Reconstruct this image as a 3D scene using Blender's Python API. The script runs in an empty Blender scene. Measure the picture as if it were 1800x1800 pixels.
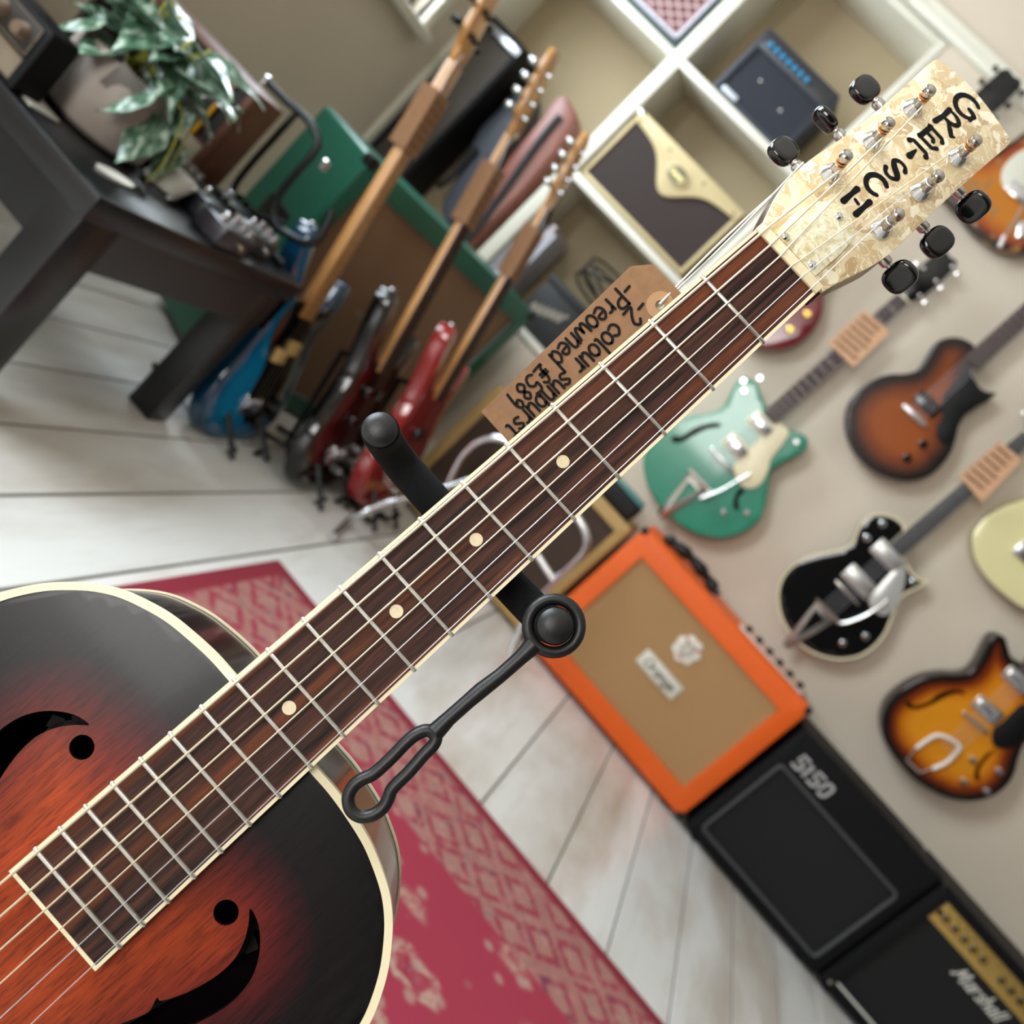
import bpy, bmesh, math, random
from mathutils import Vector, Matrix
from mathutils.geometry import delaunay_2d_cdt
random.seed(7)
scene = bpy.context.scene
col = scene.collection
PI = math.pi
# ------------------------------------------------------------------ camera
FPX, PITCH, AZ = 1650.0, math.radians(11.1), math.radians(8.1)
CAM = Vector((0, 0, 0.77))
FW = Vector((-math.sin(AZ)*math.cos(PITCH), math.cos(AZ)*math.cos(PITCH), -math.sin(PITCH)))
R0 = Vector((math.cos(AZ), math.sin(AZ), 0)); U0 = R0.cross(FW)
_n = math.hypot(.730, .683); _a, _b = .730/_n, .683/_n
RC = _b*R0 + _a*U0; UC = -_a*R0 + _b*U0
cd = bpy.data.cameras.new('camera'); cam = bpy.data.objects.new('camera', cd); col.objects.link(cam)
cd.sensor_width = 36; cd.sensor_fit = 'HORIZONTAL'; cd.lens = FPX/1800*36; cd.clip_start = .02
cam.matrix_world = Matrix(((RC.x, UC.x, -FW.x, CAM.x), (RC.y, UC.y, -FW.y, CAM.y), (RC.z, UC.z, -FW.z, CAM.z), (0, 0, 0, 1)))
cd.dof.use_dof = True; cd.dof.focus_distance = .437; cd.dof.aperture_fstop = 8.4
scene.camera = cam
# ------------------------------------------------------------------ world, light, exposure
vs = scene.view_settings; vs.view_transform = 'Standard'; vs.look = 'None'; vs.gamma = 1; vs.exposure = 0.95; vs.use_curve_mapping = False
wd = bpy.data.worlds.new('sky'); scene.world = wd; wd.use_nodes = True
wd.node_tree.nodes['Background'].inputs[0].default_value = (.80, .90, 1, 1); wd.node_tree.nodes['Background'].inputs[1].default_value = 1.6
def area(name, loc, direction, sx, sy, power, color):
    l = bpy.data.lights.new(name, 'AREA'); l.shape = 'RECTANGLE'; l.size = sx; l.size_y = sy; l.energy = power; l.color = color
    o = bpy.data.objects.new(name, l); col.objects.link(o); o.location = loc
    o.rotation_euler = Vector(direction).to_track_quat('-Z', 'Z').to_euler(); return o
# daylight entering the three windows of the room (left wall twice, shop front behind the camera)
area('window_daylight', (-1.78, 2.34, 1.52), (1, 0, -.05), .84, 1.0, 22, (.80, .91, 1))
area('window_daylight', (-1.78, .15, 1.42), (1, .0, -.12), 1.5, 1.25, 48, (.82, .92, 1))
area('shopfront_daylight', (-.75, -2.78, 1.35), (0, 1, -.05), 1.2, 1.3, 26, (1, .96, .9))
# ------------------------------------------------------------------ pixel helpers (photo is 1800 x 1800)
def ray(x, y): return ((x-900)/FPX)*RC - ((y-900)/FPX)*UC + FW
def onz(x, y, z=0.0): r = ray(x, y); return CAM + r*((z-CAM.z)/r.z)
def ony(x, y, Y): r = ray(x, y); return CAM + r*(Y/r.y)
def onx(x, y, X): r = ray(x, y); return CAM + r*(X/r.x)
def inframe(x, y, M, z=0.0):
    Mi = M.inverted(); o = Mi @ CAM; d = Mi.to_3x3() @ ray(x, y); return o + d*((z-o.z)/d.z)
def crop(x0, y0, s): return lambda x, y: (x0+x/s, y0+y/s)
C7 = crop(1100, 500, 1800/700); R1 = crop(1150, 1150, 1800/650); HS = crop(1300, 60, 3.6)
# ------------------------------------------------------------------ materials
def lin(c):
    c = c/255
    return c/12.92 if c <= .04045 else ((c+.055)/1.055)**2.4
def rgb(r, g, b): return (lin(r), lin(g), lin(b), 1)
class NT:
    def __init__(s, name):
        s.m = bpy.data.materials.new(name); s.m.use_nodes = True; s.t = s.m.node_tree; s.n = s.t.nodes; s.b = s.n['Principled BSDF']
    def new(s, typ, **kw):
        n = s.n.new(typ)
        for k, v in kw.items():
            if k.startswith('_'): n.inputs[k[1:].replace('_', ' ')].default_value = v
            else: setattr(n, k, v)
        return n
    def link(s, a, b): s.t.links.new(a, b)
    def ramp(s, fac, stops, interp='LINEAR'):
        r = s.new('ShaderNodeValToRGB'); r.color_ramp.interpolation = interp
        e = r.color_ramp.elements
        while len(e) < len(stops): e.new(.5)
        for i, (p, c) in enumerate(stops): e[i].position = p; e[i].color = c
        s.link(fac, r.inputs[0]); return r.outputs[0]
    def coords(s, scale=(1, 1, 1), rot=(0, 0, 0)):
        tc = s.new('ShaderNodeTexCoord'); mp = s.new('ShaderNodeMapping'); mp.inputs['Scale'].default_value = scale; mp.inputs['Rotation'].default_value = rot
        s.link(tc.outputs['Object'], mp.inputs[0]); return mp.outputs[0]
    def noise(s, vec, scale, detail=4, rough=.55, dist=0):
        n = s.new('ShaderNodeTexNoise'); n.inputs['Scale'].default_value = scale; n.inputs['Detail'].default_value = detail; n.inputs['Roughness'].default_value = rough; n.inputs['Distortion'].default_value = dist
        if vec is not None: s.link(vec, n.inputs['Vector'])
        return n.outputs['Fac']
    def mix(s, fac, a, b, mode='MIX'):
        n = s.new('ShaderNodeMix', data_type='RGBA', blend_type=mode)
        for sock, v in ((n.inputs[0], fac), (n.inputs[6], a), (n.inputs[7], b)):
            if hasattr(v, 'links'): s.link(v, sock)
            else: sock.default_value = v
        return n.outputs[2]
    def bump(s, h, strength=.2, dist=.001):
        n = s.new('ShaderNodeBump'); n.inputs['Strength'].default_value = strength; n.inputs['Distance'].default_value = dist
        s.link(h, n.inputs['Height']); s.link(n.outputs[0], s.b.inputs['Normal'])
    def col(s, v):
        if hasattr(v, 'links'): s.link(v, s.b.inputs['Base Color'])
        else: s.b.inputs['Base Color'].default_value = v
MATS = {}
def mat(name, c, rough=.5, metal=0, coat=0, vary=0, vscale=30, bump=0, bscale=300, spec=.5, stretch=(1, 1, 1)):
    if name in MATS: return MATS[name]
    t = NT(name); t.b.inputs['Roughness'].default_value = rough; t.b.inputs['Metallic'].default_value = metal
    t.b.inputs['Coat Weight'].default_value = coat; t.b.inputs['Coat Roughness'].default_value = .06; t.b.inputs['Specular IOR Level'].default_value = spec
    if vary:
        v = t.coords(stretch); f = t.noise(v, vscale)
        d = tuple(x*(1-vary) for x in c[:3])+(1,); l = tuple(min(1, x*(1+vary)) for x in c[:3])+(1,)
        t.col(t.ramp(f, [(.3, d), (.7, l)]))
    else: t.col(c)
    if bump: t.bump(t.noise(t.coords(), bscale, 2), bump)
    MATS[name] = t.m; return t.m
def burst(name, stops, width, rough=.25, coat=.4, grain=0, wear=None):
    """finish that changes with the distance from the body's rim (a sunburst)"""
    t = NT(name); a = t.new('ShaderNodeAttribute', attribute_name='edge')
    m = t.new('ShaderNodeMapRange'); m.inputs['From Max'].default_value = width
    t.link(a.outputs['Fac'], m.inputs['Value']); fac = m.outputs[0]
    nz = t.noise(t.coords((7, 7, 7)), 1.2, 2)
    ad = t.new('ShaderNodeMath', operation='MULTIPLY_ADD'); ad.inputs[1].default_value = .22; t.link(nz, ad.inputs[0])
    sb = t.new('ShaderNodeMath', operation='SUBTRACT'); sb.inputs[1].default_value = .11; t.link(fac, ad.inputs[2]); t.link(ad.outputs[0], sb.inputs[0])
    c = t.ramp(sb.outputs[0], stops)
    if grain:
        g = t.noise(t.coords((90, 5, 90)), 3, 6, .7); g2 = t.noise(t.coords((700, 60, 700)), 1.3, 3, .6)
        c = t.mix(grain, c, t.ramp(g, [(.3, (.35, .3, .3, 1)), (.65, (1.15, 1.1, 1, 1))]), 'MULTIPLY')
        c = t.mix(grain*.8, c, t.ramp(g2, [(.36, (.25, .2, .2, 1)), (.5, (1, 1, 1, 1))]), 'MULTIPLY')
        t.bump(g2, .05, .0004)
    if wear:
        c = t.mix(t.ramp(t.noise(t.coords(), 22, 3, .6), [(.56, (0, 0, 0, 1)), (.62, (1, 1, 1, 1))]), c, wear)
    t.col(c); t.b.inputs['Roughness'].default_value = rough; t.b.inputs['Coat Weight'].default_value = coat; t.b.inputs['Coat Roughness'].default_value = .08; t.b.inputs['Specular IOR Level'].default_value = .3
    MATS[name] = t.m; return t.m
# ------------------------------------------------------------------ mesh helpers
WM = {}
def vt(bm, pts): return [bm.verts.new(p) for p in pts]
def bx(bm, x0, x1, y0, y1, z0, z1, bev=0, seg=2, M=None):
    b = bmesh.new(); bmesh.ops.create_cube(b, size=1)
    for v in b.verts: v.co = Vector(((x0+x1)/2+v.co.x*(x1-x0), (y0+y1)/2+v.co.y*(y1-y0), (z0+z1)/2+v.co.z*(z1-z0)))
    if bev: bmesh.ops.bevel(b, geom=b.edges[:], offset=bev, segments=seg, affect='EDGES', profile=.5)
    join(bm, b, M); return bm
def join(bm, b, M=None):
    if M is not None: b.transform(M)
    mp = {}
    for v in b.verts: mp[v] = bm.verts.new(v.co)
    for f in b.faces:
        try: bm.faces.new([mp[v] for v in f.verts])
        except ValueError: pass
    b.free()
def box(x0, x1, y0, y1, z0, z1, bev=0, seg=2, M=None): return bx(bmesh.new(), x0, x1, y0, y1, z0, z1, bev, seg, M)
def rotz(cx, cy, ang, z=0): return Matrix.Translation((cx, cy, z)) @ Matrix.Rotation(ang, 4, 'Z')
def rbox(cx, cy, w, h, ang, z0, z1, bev=0, bm=None):
    return bx(bm or bmesh.new(), -w/2, w/2, -h/2, h/2, z0, z1, bev, 2, rotz(cx, cy, ang))
def frame_to(p0, p1):
    d = Vector(p1)-Vector(p0); q = d.to_track_quat('Z', 'Y'); return Matrix.Translation(p0) @ q.to_matrix().to_4x4(), d.length
def lathe(prof, M=None, n=24, bm=None):
    bm = bm or bmesh.new(); b = bmesh.new(); rings = []
    for r, h in prof:
        if r < 1e-6: rings.append([b.verts.new((0, 0, h))])
        else: rings.append([b.verts.new((r*math.cos(2*PI*i/n), r*math.sin(2*PI*i/n), h)) for i in range(n)])
    for a, c in zip(rings, rings[1:]):
        for i in range(n):
            j = (i+1) % n
            if len(a) == 1 and len(c) == 1: continue
            if len(a) == 1: b.faces.new((a[0], c[j], c[i]))
            elif len(c) == 1: b.faces.new((a[i], a[j], c[0]))
            else: b.faces.new((a[i], a[j], c[j], c[i]))
    if len(rings[0]) > 1: b.faces.new(rings[0][::-1])
    if len(rings[-1]) > 1: b.faces.new(rings[-1])
    bmesh.ops.recalc_face_normals(b, faces=b.faces[:]); join(bm, b, M); return bm
def cyl(p0, p1, r0, r1=None, n=20, bm=None):
    M, L = frame_to(p0, p1); return lathe([(r0, 0), (r0 if r1 is None else r1, L)], M, n, bm)
def at(x, y, z=0): return Matrix.Translation((x, y, z))
def cm(pts, n=8, closed=False):
    """smooth curve through the points"""
    P = [Vector(p) for p in pts]; out = []; N = len(P)
    rng = range(N if closed else N-1)
    for i in rng:
        g = (lambda k: P[k % N]) if closed else (lambda k: P[max(0, min(N-1, k))])
        a, b, c, d = g(i-1), g(i), g(i+1), g(i+2)
        for k in range(n):
            t = k/n
            out.append(.5*((2*b)+(-a+c)*t+(2*a-5*b+4*c-d)*t*t+(-a+3*b-3*c+d)*t**3))
    if not closed: out.append(P[-1].copy())
    return out
def tube(pts, r, n=12, closed=False, bm=None, caps=True, rs=None):
    bm = bm or bmesh.new(); P = [Vector(p) for p in pts]; N = len(P); rings = []; up = None
    for i, p in enumerate(P):
        a = P[(i-1) % N] if closed or i else P[0]; b = P[(i+1) % N] if closed or i < N-1 else P[-1]
        t = (b-a).normalized()
        if up is None: up = t.orthogonal().normalized()
        up = (up - t*up.dot(t)).normalized(); s = t.cross(up); rr = rs[i] if rs else r
        rings.append([bm.verts.new(p+rr*(math.cos(2*PI*k/n)*up+math.sin(2*PI*k/n)*s)) for k in range(n)])
    for i in range(N if closed else N-1):
        a, b = rings[i], rings[(i+1) % N]; off = 0
        if closed and i == N-1: off = min(range(n), key=lambda o: (a[0].co-b[o].co).length)
        for k in range(n): bm.faces.new((a[k], a[(k+1) % n], b[(k+1+off) % n], b[(k+off) % n]))
    if not closed and caps: bm.faces.new(rings[0][::-1]); bm.faces.new(rings[-1])
    return bm
def inside(p, poly):
    x, y = p[0], p[1]; c = False; j = len(poly)-1
    for i in range(len(poly)):
        xi, yi = poly[i][0], poly[i][1]; xj, yj = poly[j][0], poly[j][1]
        if (yi > y) != (yj > y) and x < (xj-xi)*(y-yi)/(yj-yi)+xi: c = not c
        j = i
    return c
def dist_poly(p, poly):
    d = 9; px, py = p[0], p[1]
    for i in range(len(poly)):
        ax, ay = poly[i-1][0], poly[i-1][1]; bx_, by = poly[i][0]-ax, poly[i][1]-ay
        L = bx_*bx_+by*by; t = 0 if L == 0 else max(0, min(1, ((px-ax)*bx_+(py-ay)*by)/L))
        q = (px-ax-t*bx_)**2+(py-ay-t*by)**2
        if q < d: d = q
    return math.sqrt(d)
def area2(p): return sum(p[i-1][0]*p[i][1]-p[i][0]*p[i-1][1] for i in range(len(p)))
def inset(poly, e):
    out = []; N = len(poly)
    for i in range(N):
        a, b, c = poly[i-1], poly[i], poly[(i+1) % N]
        t1 = Vector((b[0]-a[0], b[1]-a[1])); t2 = Vector((c[0]-b[0], c[1]-b[1]))
        t1 = t1.normalized() if t1.length > 1e-9 else t2.normalized(); t2 = t2.normalized() if t2.length > 1e-9 else t1
        n = Vector((-t1.y-t2.y, t1.x+t2.x))
        n = n.normalized() if n.length > 1e-6 else Vector((-t1.y, t1.x))
        out.append((b[0]+n.x*e, b[1]+n.y*e))
    return out
def circ(cx, cy, r, n=24): return [(cx+r*math.cos(2*PI*i/n), cy+r*math.sin(2*PI*i/n)) for i in range(n)]
def plate(outline, zt, zb, rnd=.003, holes=(), grid=0, dome=0, back=True):
    """solid cut from an outline: front at zt, back at zb, rounded rim, through holes, 'edge' = distance from the rim"""
    o = [(p[0], p[1]) for p in outline]
    if area2(o) < 0: o = o[::-1]
    bm = bmesh.new(); lay = bm.verts.layers.float.new('edge')
    prof = [(zt, rnd), (zt-rnd*.3, rnd*.3), (zt-rnd, 0), (zb, 0)] if rnd else [(zt, 0), (zb, 0)]
    inner = inset(o, rnd) if rnd else o
    rings = [[bm.verts.new((p[0], p[1], z)) for p in (inset(o, e) if e else o)] for z, e in prof]
    N = len(o)
    for a, b in zip(rings, rings[1:]):
        for i in range(N): bm.faces.new((a[i-1], b[i-1], b[i], a[i]))
    hs = [[(p[0], p[1]) for p in (h if area2(h) > 0 else h[::-1])] for h in holes]
    hr = []
    for h in hs:
        t = [bm.verts.new((p[0], p[1], zt)) for p in h]; b = [bm.verts.new((p[0], p[1], zb)) for p in h]; hr.append((t, b))
        for i in range(len(h)): bm.faces.new((t[i], b[i], b[i-1], t[i-1]))
    def cap(loop, loopv, holev, z, flip, g):
        pts = list(loop); src = list(loopv); E = [(i, (i+1) % N) for i in range(N)]
        for h, hv in zip(hs, holev):
            k = len(pts); pts += h; src += hv; E += [(k+i, k+(i+1) % len(h)) for i in range(len(h))]
        if g:
            xs = [p[0] for p in loop]; ys = [p[1] for p in loop]
            y = min(ys)+g/2; row = 0
            while y < max(ys):
                x = min(xs)+g/2+(row % 2)*g/2
                while x < max(xs):
                    if inside((x, y), loop) and dist_poly((x, y), loop) > g*.4 and not any(inside((x, y), h) or dist_poly((x, y), h) < g*.4 for h in hs):
                        pts.append((x, y)); src.append(None)
                    x += g
                y += g*.87; row += 1
        V, _, F, ov, _, _ = delaunay_2d_cdt([Vector(p) for p in pts], E, [], 0, 1e-7)
        vv = []
        for v, orig in zip(V, ov):
            s = next((src[k] for k in orig if src[k] is not None), None)
            if s is None:
                s = bm.verts.new((v.x, v.y, z)); s[lay] = dist_poly(v, o)
                if dome: s.co.z += dome*(1-math.exp(-s[lay]/.05))
            vv.append(s)
        for f in F:
            cx = sum(V[k].x for k in f)/3; cy = sum(V[k].y for k in f)/3
            if not inside((cx, cy), loop) or any(inside((cx, cy), h) for h in hs): continue
            w = [vv[k] for k in f]
            if len(set(w)) < 3: continue
            try: bm.faces.new(w[::-1] if flip else w)
            except ValueError: pass
    cap(inner, rings[0], [t for t, b in hr], zt, False, grid)
    if back: cap(o, rings[-1], [b for t, b in hr], zb, True, 0)
    for v in rings[0]: v[lay] = rnd
    for t, b in hr:
        for v in t: v[lay] = dist_poly(v.co, o)
    return bm
def ribbon(strokes, w, z, bm=None, n=10):
    """flat pen strokes; each stroke a list of (x, y) or (x, y, width factor)"""
    bm = bm or bmesh.new(); k = 0
    for s in strokes:
        zz = z+k*2e-6; k += 1
        L = []; Rr = []; N = len(s)
        for i, p in enumerate(s):
            a = s[max(0, i-1)]; b = s[min(N-1, i+1)]; t = Vector((b[0]-a[0], b[1]-a[1]))
            t = t.normalized() if t.length > 1e-9 else Vector((1, 0)); ww = w/2*(p[2] if len(p) > 2 else 1)
            L.append(bm.verts.new((p[0]-t.y*ww, p[1]+t.x*ww, zz))); Rr.append(bm.verts.new((p[0]+t.y*ww, p[1]-t.x*ww, zz)))
        for i in range(N-1): bm.faces.new((Rr[i], Rr[i+1], L[i+1], L[i]))
        for p in (s[0], s[-1]):
            ww = w/2*(p[2] if len(p) > 2 else 1)
            bm.faces.new([bm.verts.new((p[0]+ww*math.cos(2*PI*j/n), p[1]+ww*math.sin(2*PI*j/n), zz+1e-6)) for j in range(n)])
    return bm
def obj(name, bm, m, parent=None, frame=None, smooth=35):
    if frame is not None: bm.transform(frame)
    o = None
    if parent is None:
        xs = [v.co for v in bm.verts]
        c = Vector(((min(v.x for v in xs)+max(v.x for v in xs))/2, (min(v.y for v in xs)+max(v.y for v in xs))/2, min(v.z for v in xs)))
        M = Matrix.Translation(c)
    else: M = WM[parent.name]
    bm.transform(M.inverted()); bmesh.ops.recalc_face_normals(bm, faces=bm.faces[:]) if parent is None and False else None
    me = bpy.data.meshes.new(name); bm.to_mesh(me); bm.free()
    me.materials.append(m)
    if smooth:
        for p in me.polygons: p.use_smooth = True
        me.set_sharp_from_angle(angle=math.radians(smooth))
    o = bpy.data.objects.new(name, me); col.objects.link(o)
    if parent is None: o.matrix_world = M
    else: o.parent = parent
    WM[o.name] = M
    return o
def tag(o, label, cat, group=None, kind=None):
    if label: o['label'] = label
    if cat: o['category'] = cat
    if group: o['group'] = group
    if kind: o['kind'] = kind
    return o
def thing(name, label, cat, M, group=None):
    o = bpy.data.objects.new(name, None); o.empty_display_size = .05; col.objects.link(o); o.matrix_world = M; WM[o.name] = M.copy()
    return tag(o, label, cat, group)
def again(o, parent, M=None):
    """another piece with the same mesh"""
    c = o.copy(); col.objects.link(c); c.parent = parent
    if M is not None: c.matrix_basis = M
    WM[c.name] = WM[parent.name]; return c
def struct(name, bm, m, frame=None, smooth=35):
    o = obj(name, bm, m, None, frame, smooth); o['kind'] = 'structure'; return o
def wallframe(Y): return Matrix(((1, 0, 0, 0), (0, 0, -1, Y), (0, 1, 0, 0), (0, 0, 0, 1)))
# ------------------------------------------------------------------ pen lettering
_o = [(.35+.33*math.cos(a), .5+.5*math.sin(a)) for a in [PI/2+i*2*PI/10 for i in range(11)]]
GL = {'-': (.9, [[(.1, .55), (.6, .6)]]), ' ': (.7, []),
 'P': (1, [[(.05, -.1), (.05, 1.5)], [(.05, 1.5), (.6, 1.45), (.75, 1.1), (.5, .75), (.05, .7)]]),
 'R': (1, [[(.05, 0), (.05, 1.5)], [(.05, 1.5), (.65, 1.35), (.6, .95), (.05, .75), (.75, 0)]]),
 'r': (.7, [[(.05, 1), (.08, 0)], [(.08, .6), (.25, .92), (.52, .95)]]),
 'e': (.85, [[(.05, .52), (.62, .6), (.55, .93), (.3, 1), (.05, .7), (.05, .3), (.3, 0), (.68, .15)]]),
 'o': (.85, [_o]), 'w': (1.15, [[(0, 1), (.1, .2), (.28, 0), (.46, .35), (.5, .75), (.54, .35), (.72, 0), (.9, .25), (1, 1)]]),
 'n': (.85, [[(.05, 1), (.05, 0)], [(.05, .6), (.3, 1), (.58, .85), (.62, 0)]]),
 'd': (.85, [[(.63, 1.7), (.63, 0)], [(.63, .75), (.33, 1), (.05, .65), (.08, .25), (.33, 0), (.63, .3)]]),
 'c': (.8, [[(.65, .82), (.35, 1), (.05, .65), (.08, .25), (.35, 0), (.68, .15)]]),
 'l': (.45, [[(.12, 1.6), (.12, .12), (.28, 0)]]),
 'u': (.85, [[(.05, 1), (.08, .25), (.3, 0), (.6, .3)], [(.62, 1), (.62, 0)]]),
 's': (.75, [[(.58, .85), (.33, 1), (.08, .78), (.3, .55), (.55, .32), (.4, .02), (.05, .1)]]),
 'b': (.85, [[(.05, 1.7), (.05, 0)], [(.05, .3), (.3, 0), (.63, .3), (.6, .8), (.3, 1), (.05, .7)]]),
 't': (.65, [[(.28, 1.5), (.28, .12), (.48, 0)], [(.02, 1.02), (.55, 1.05)]]),
 'a': (.88, [[(.6, .8), (.3, 1), (.05, .65), (.08, .25), (.3, 0), (.6, .3)], [(.62, 1), (.64, .12), (.78, 0)]]),
 'h': (.85, [[(.05, 1.7), (.05, 0)], [(.05, .6), (.3, 1), (.58, .85), (.62, 0)]]),
 'g': (.85, [[(.6, .8), (.3, 1), (.05, .65), (.08, .3), (.3, .05), (.6, .3)], [(.62, 1), (.6, -.4), (.3, -.6), (.02, -.4)]]),
 'v': (.8, [[(.02, 1), (.3, 0), (.62, 1)]]), 'y': (.8, [[(.02, 1), (.3, .1)], [(.62, 1), (.3, .1), (.1, -.55)]]),
 'M': (1.5, [[(-.15, .1), (.05, 0), (.25, 1.5), (.55, .3), (.95, 1.6), (1.1, 0), (1.3, .1)]]),
 'O': (1.3, [[(.6+.5*math.cos(a), .75+.75*math.sin(a)) for a in [PI/2+i*2*PI/10 for i in range(11)]]]),
 'E': (1, [[(.7, 1.5), (.05, 1.5), (.05, 0), (.7, 0)], [(.05, .78), (.6, .78)]]),
 'V': (1, [[(0, 1.5), (.4, 0), (.8, 1.5)]]), 'H': (1, [[(.05, 1.5), (.05, 0)], [(.7, 1.5), (.7, 0)], [(.05, .75), (.7, .75)]]),
 '£': (1.05, [[(.75, 1.25), (.5, 1.5), (.25, 1.2), (.28, .3), (.05, 0), (.8, .05)], [(.02, .85), (.62, .85)], [(.02, .6), (.62, .6)]]),
 '5': (.95, [[(.7, 1.5), (.15, 1.5), (.1, .85), (.4, .95), (.7, .65), (.6, .15), (.3, 0), (.02, .15)]]),
 '8': (.9, [[(.35, .8), (.1, 1.15), (.35, 1.5), (.6, 1.15), (.35, .8), (.05, .4), (.35, 0), (.65, .4), (.35, .8)]]),
 '9': (.9, [[(.6, 1.1), (.35, 1.5), (.08, 1.15), (.3, .8), (.6, 1.1), (.55, 0)]]),
 '1': (.6, [[(.05, 1.2), (.3, 1.5), (.3, 0)]]), '0': (.95, [[(.35+.32*math.cos(a), .75+.75*math.sin(a)) for a in [PI/2+i*2*PI/10 for i in range(11)]]]),
 '2': (.95, [[(.08, 1.2), (.35, 1.5), (.62, 1.15), (.4, .6), (.02, .02), (.75, .05)]])}
SHARP = set('-EVH')
def pen(text, x, y, s, z, w, slant=0, jit=0, smooth=True, sx=1.0, bm=None):
    bm = bm or bmesh.new(); cx = 0
    for ch in text:
        adv, st = GL[ch]; jy = random.uniform(-jit, jit); js = 1+random.uniform(-jit, jit)
        for q in st:
            pts = [(x+s*sx*(cx+(a+slant*b)), y+s*(b*js+jy)) for a, b in q]
            if smooth and ch not in SHARP and len(pts) > 2: pts = [(v.x, v.y) for v in cm([(a, b, 0) for a, b in pts], 4)]
            ribbon([pts], w, z, bm)
        cx += adv
    return bm
def penlen(text): return sum(GL[c][0] for c in text)
# ------------------------------------------------------------------ common materials
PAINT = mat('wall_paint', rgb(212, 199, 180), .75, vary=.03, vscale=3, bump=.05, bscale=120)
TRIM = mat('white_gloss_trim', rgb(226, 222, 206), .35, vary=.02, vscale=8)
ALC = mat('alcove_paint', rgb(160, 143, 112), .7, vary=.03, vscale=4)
CHROME = mat('chrome', rgb(225, 225, 228), .17, 1)
NICKEL = mat('nickel_plate', rgb(190, 186, 180), .2, 1)
GOLD = mat('gold_plate', rgb(212, 168, 88), .25, 1)
BLACKM = mat('black_powder_coat', rgb(13, 14, 16), .4, spec=.35)
BLACKP = mat('black_plastic', rgb(6, 6, 7), .14, coat=.3)
TOLEX = mat('black_tolex', rgb(10, 11, 13), .6, bump=.35, bscale=700, spec=.2)
KRAFT = mat('kraft_card', rgb(146, 108, 76), .85, vary=.12, vscale=160, bump=.08, bscale=900)
KRAFT2 = mat('pale_kraft_card', rgb(206, 160, 124), .85, vary=.06, vscale=60)
INK = mat('black_marker', rgb(14, 10, 9), .7, spec=.2)
MAPLE = mat('maple_neck', rgb(206, 150, 84), .3, coat=.4, vary=.08, vscale=14, stretch=(6, 1, 6))
ROSE2 = mat('dark_rosewood_board', rgb(58, 38, 32), .75, spec=.15, vary=.2, vscale=60, stretch=(4, 1, 4))
CREAM = mat('cream_plastic', rgb(232, 220, 184), .35)
WHITEP = mat('white_plastic', rgb(225, 222, 212), .35)
DARKHOLE = mat('dark_opening', rgb(14, 10, 9), .9)
# ------------------------------------------------------------------ setting
YW, XL = 2.98, -1.70
t = NT('painted_floorboards'); v = t.coords((1, .25, 1)); n1 = t.noise(v, 5, 5, .6, .3); n2 = t.noise(t.coords((12, 1.2, 1)), 3, 6, .65); n3 = t.noise(t.coords(), 2.2, 3)
oi = t.new('ShaderNodeObjectInfo')
base = t.mix(t.ramp(n1, [(.42, (0, 0, 0, 1)), (.72, (1, 1, 1, 1))]), rgb(236, 236, 232), rgb(190, 176, 160))
base = t.mix(t.ramp(n2, [(.55, (0, 0, 0, 1)), (.9, (.35, .35, .35, 1))]), base, rgb(176, 168, 158))
hv = t.new('ShaderNodeHueSaturation'); mr = t.new('ShaderNodeMapRange'); mr.inputs['To Min'].default_value = .93; mr.inputs['To Max'].default_value = 1.04
t.link(oi.outputs['Random'], mr.inputs['Value']); t.link(mr.outputs[0], hv.inputs['Value']); t.link(base, hv.inputs['Color']); t.col(hv.outputs[0])
t.b.inputs['Roughness'].default_value = .32; t.bump(n2, .12, .001); FLOOR = t.m
DARKGAP = mat('board_gap', rgb(70, 66, 60), .8)
floor = struct('floor', box(XL, 2.8, -2.8, YW, -.05, -.004), DARKGAP)
edges = [XL+.02, -1.49, -1.325, -1.165, -1.0, -.84, -.687, -.524, -.36, -.2, -.035, .128, .322, .49, .66, .83, .99, 1.15, 1.32, 1.49, 1.65, 1.82, 1.99, 2.15, 2.32, 2.49, 2.65, 2.8]
for a, b in zip(edges, edges[1:]): obj('floor_board', box(a+.0025, b-.0025, -2.8, YW, -.004, 0, .0012, 1), FLOOR, floor)
# back wall with the shelving alcove let into it
bm = box(-.55, 2.8, YW, YW+.3, 0, 2.75); bx(bm, XL, -.55, YW, YW+.3, 2.09, 2.75); bx(bm, XL, -.55, YW, YW+.3, 0, .58); wall_back = struct('wall_back', bm, PAINT)
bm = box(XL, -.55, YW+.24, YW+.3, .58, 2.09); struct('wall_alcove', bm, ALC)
struct('trim_1', bx(box(-1.70, 2.8, YW-.035, YW-.001, 2.062, 2.085, .004), -1.70, 2.8, YW-.02, YW-.001, 2.085, 2.12, .006), TRIM)
bm = bmesh.new()
def wall_with_holes(u0, u1, z0, z1, holes):
    """strips of a wall around its window openings, as (u0, u1, z0, z1) boxes"""
    out = []; u = u0
    for a, b, c, d in sorted(holes):
        out.append((u, a, z0, z1)); out.append((a, b, z0, c)); out.append((a, b, d, z1)); u = b
    out.append((u, u1, z0, z1)); return out
WIN = [(1.92, 2.76, 1.02, 2.02), (-.6, .9, .8, 2.05)]
for a, b, c, d in wall_with_holes(-2.8, YW+.3, 0, 2.75, WIN): bx(bm, XL-.14, XL, a, b, c, d)
wall_left = struct('wall_left', bm, PAINT)
bm = bmesh.new()
for a, b, c, d in wall_with_holes(XL-.14, 2.94, 0, 2.75, [(-1.35, -.15, .7, 2.0)]): bx(bm, a, b, -2.94, -2.8, c, d)
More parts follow.
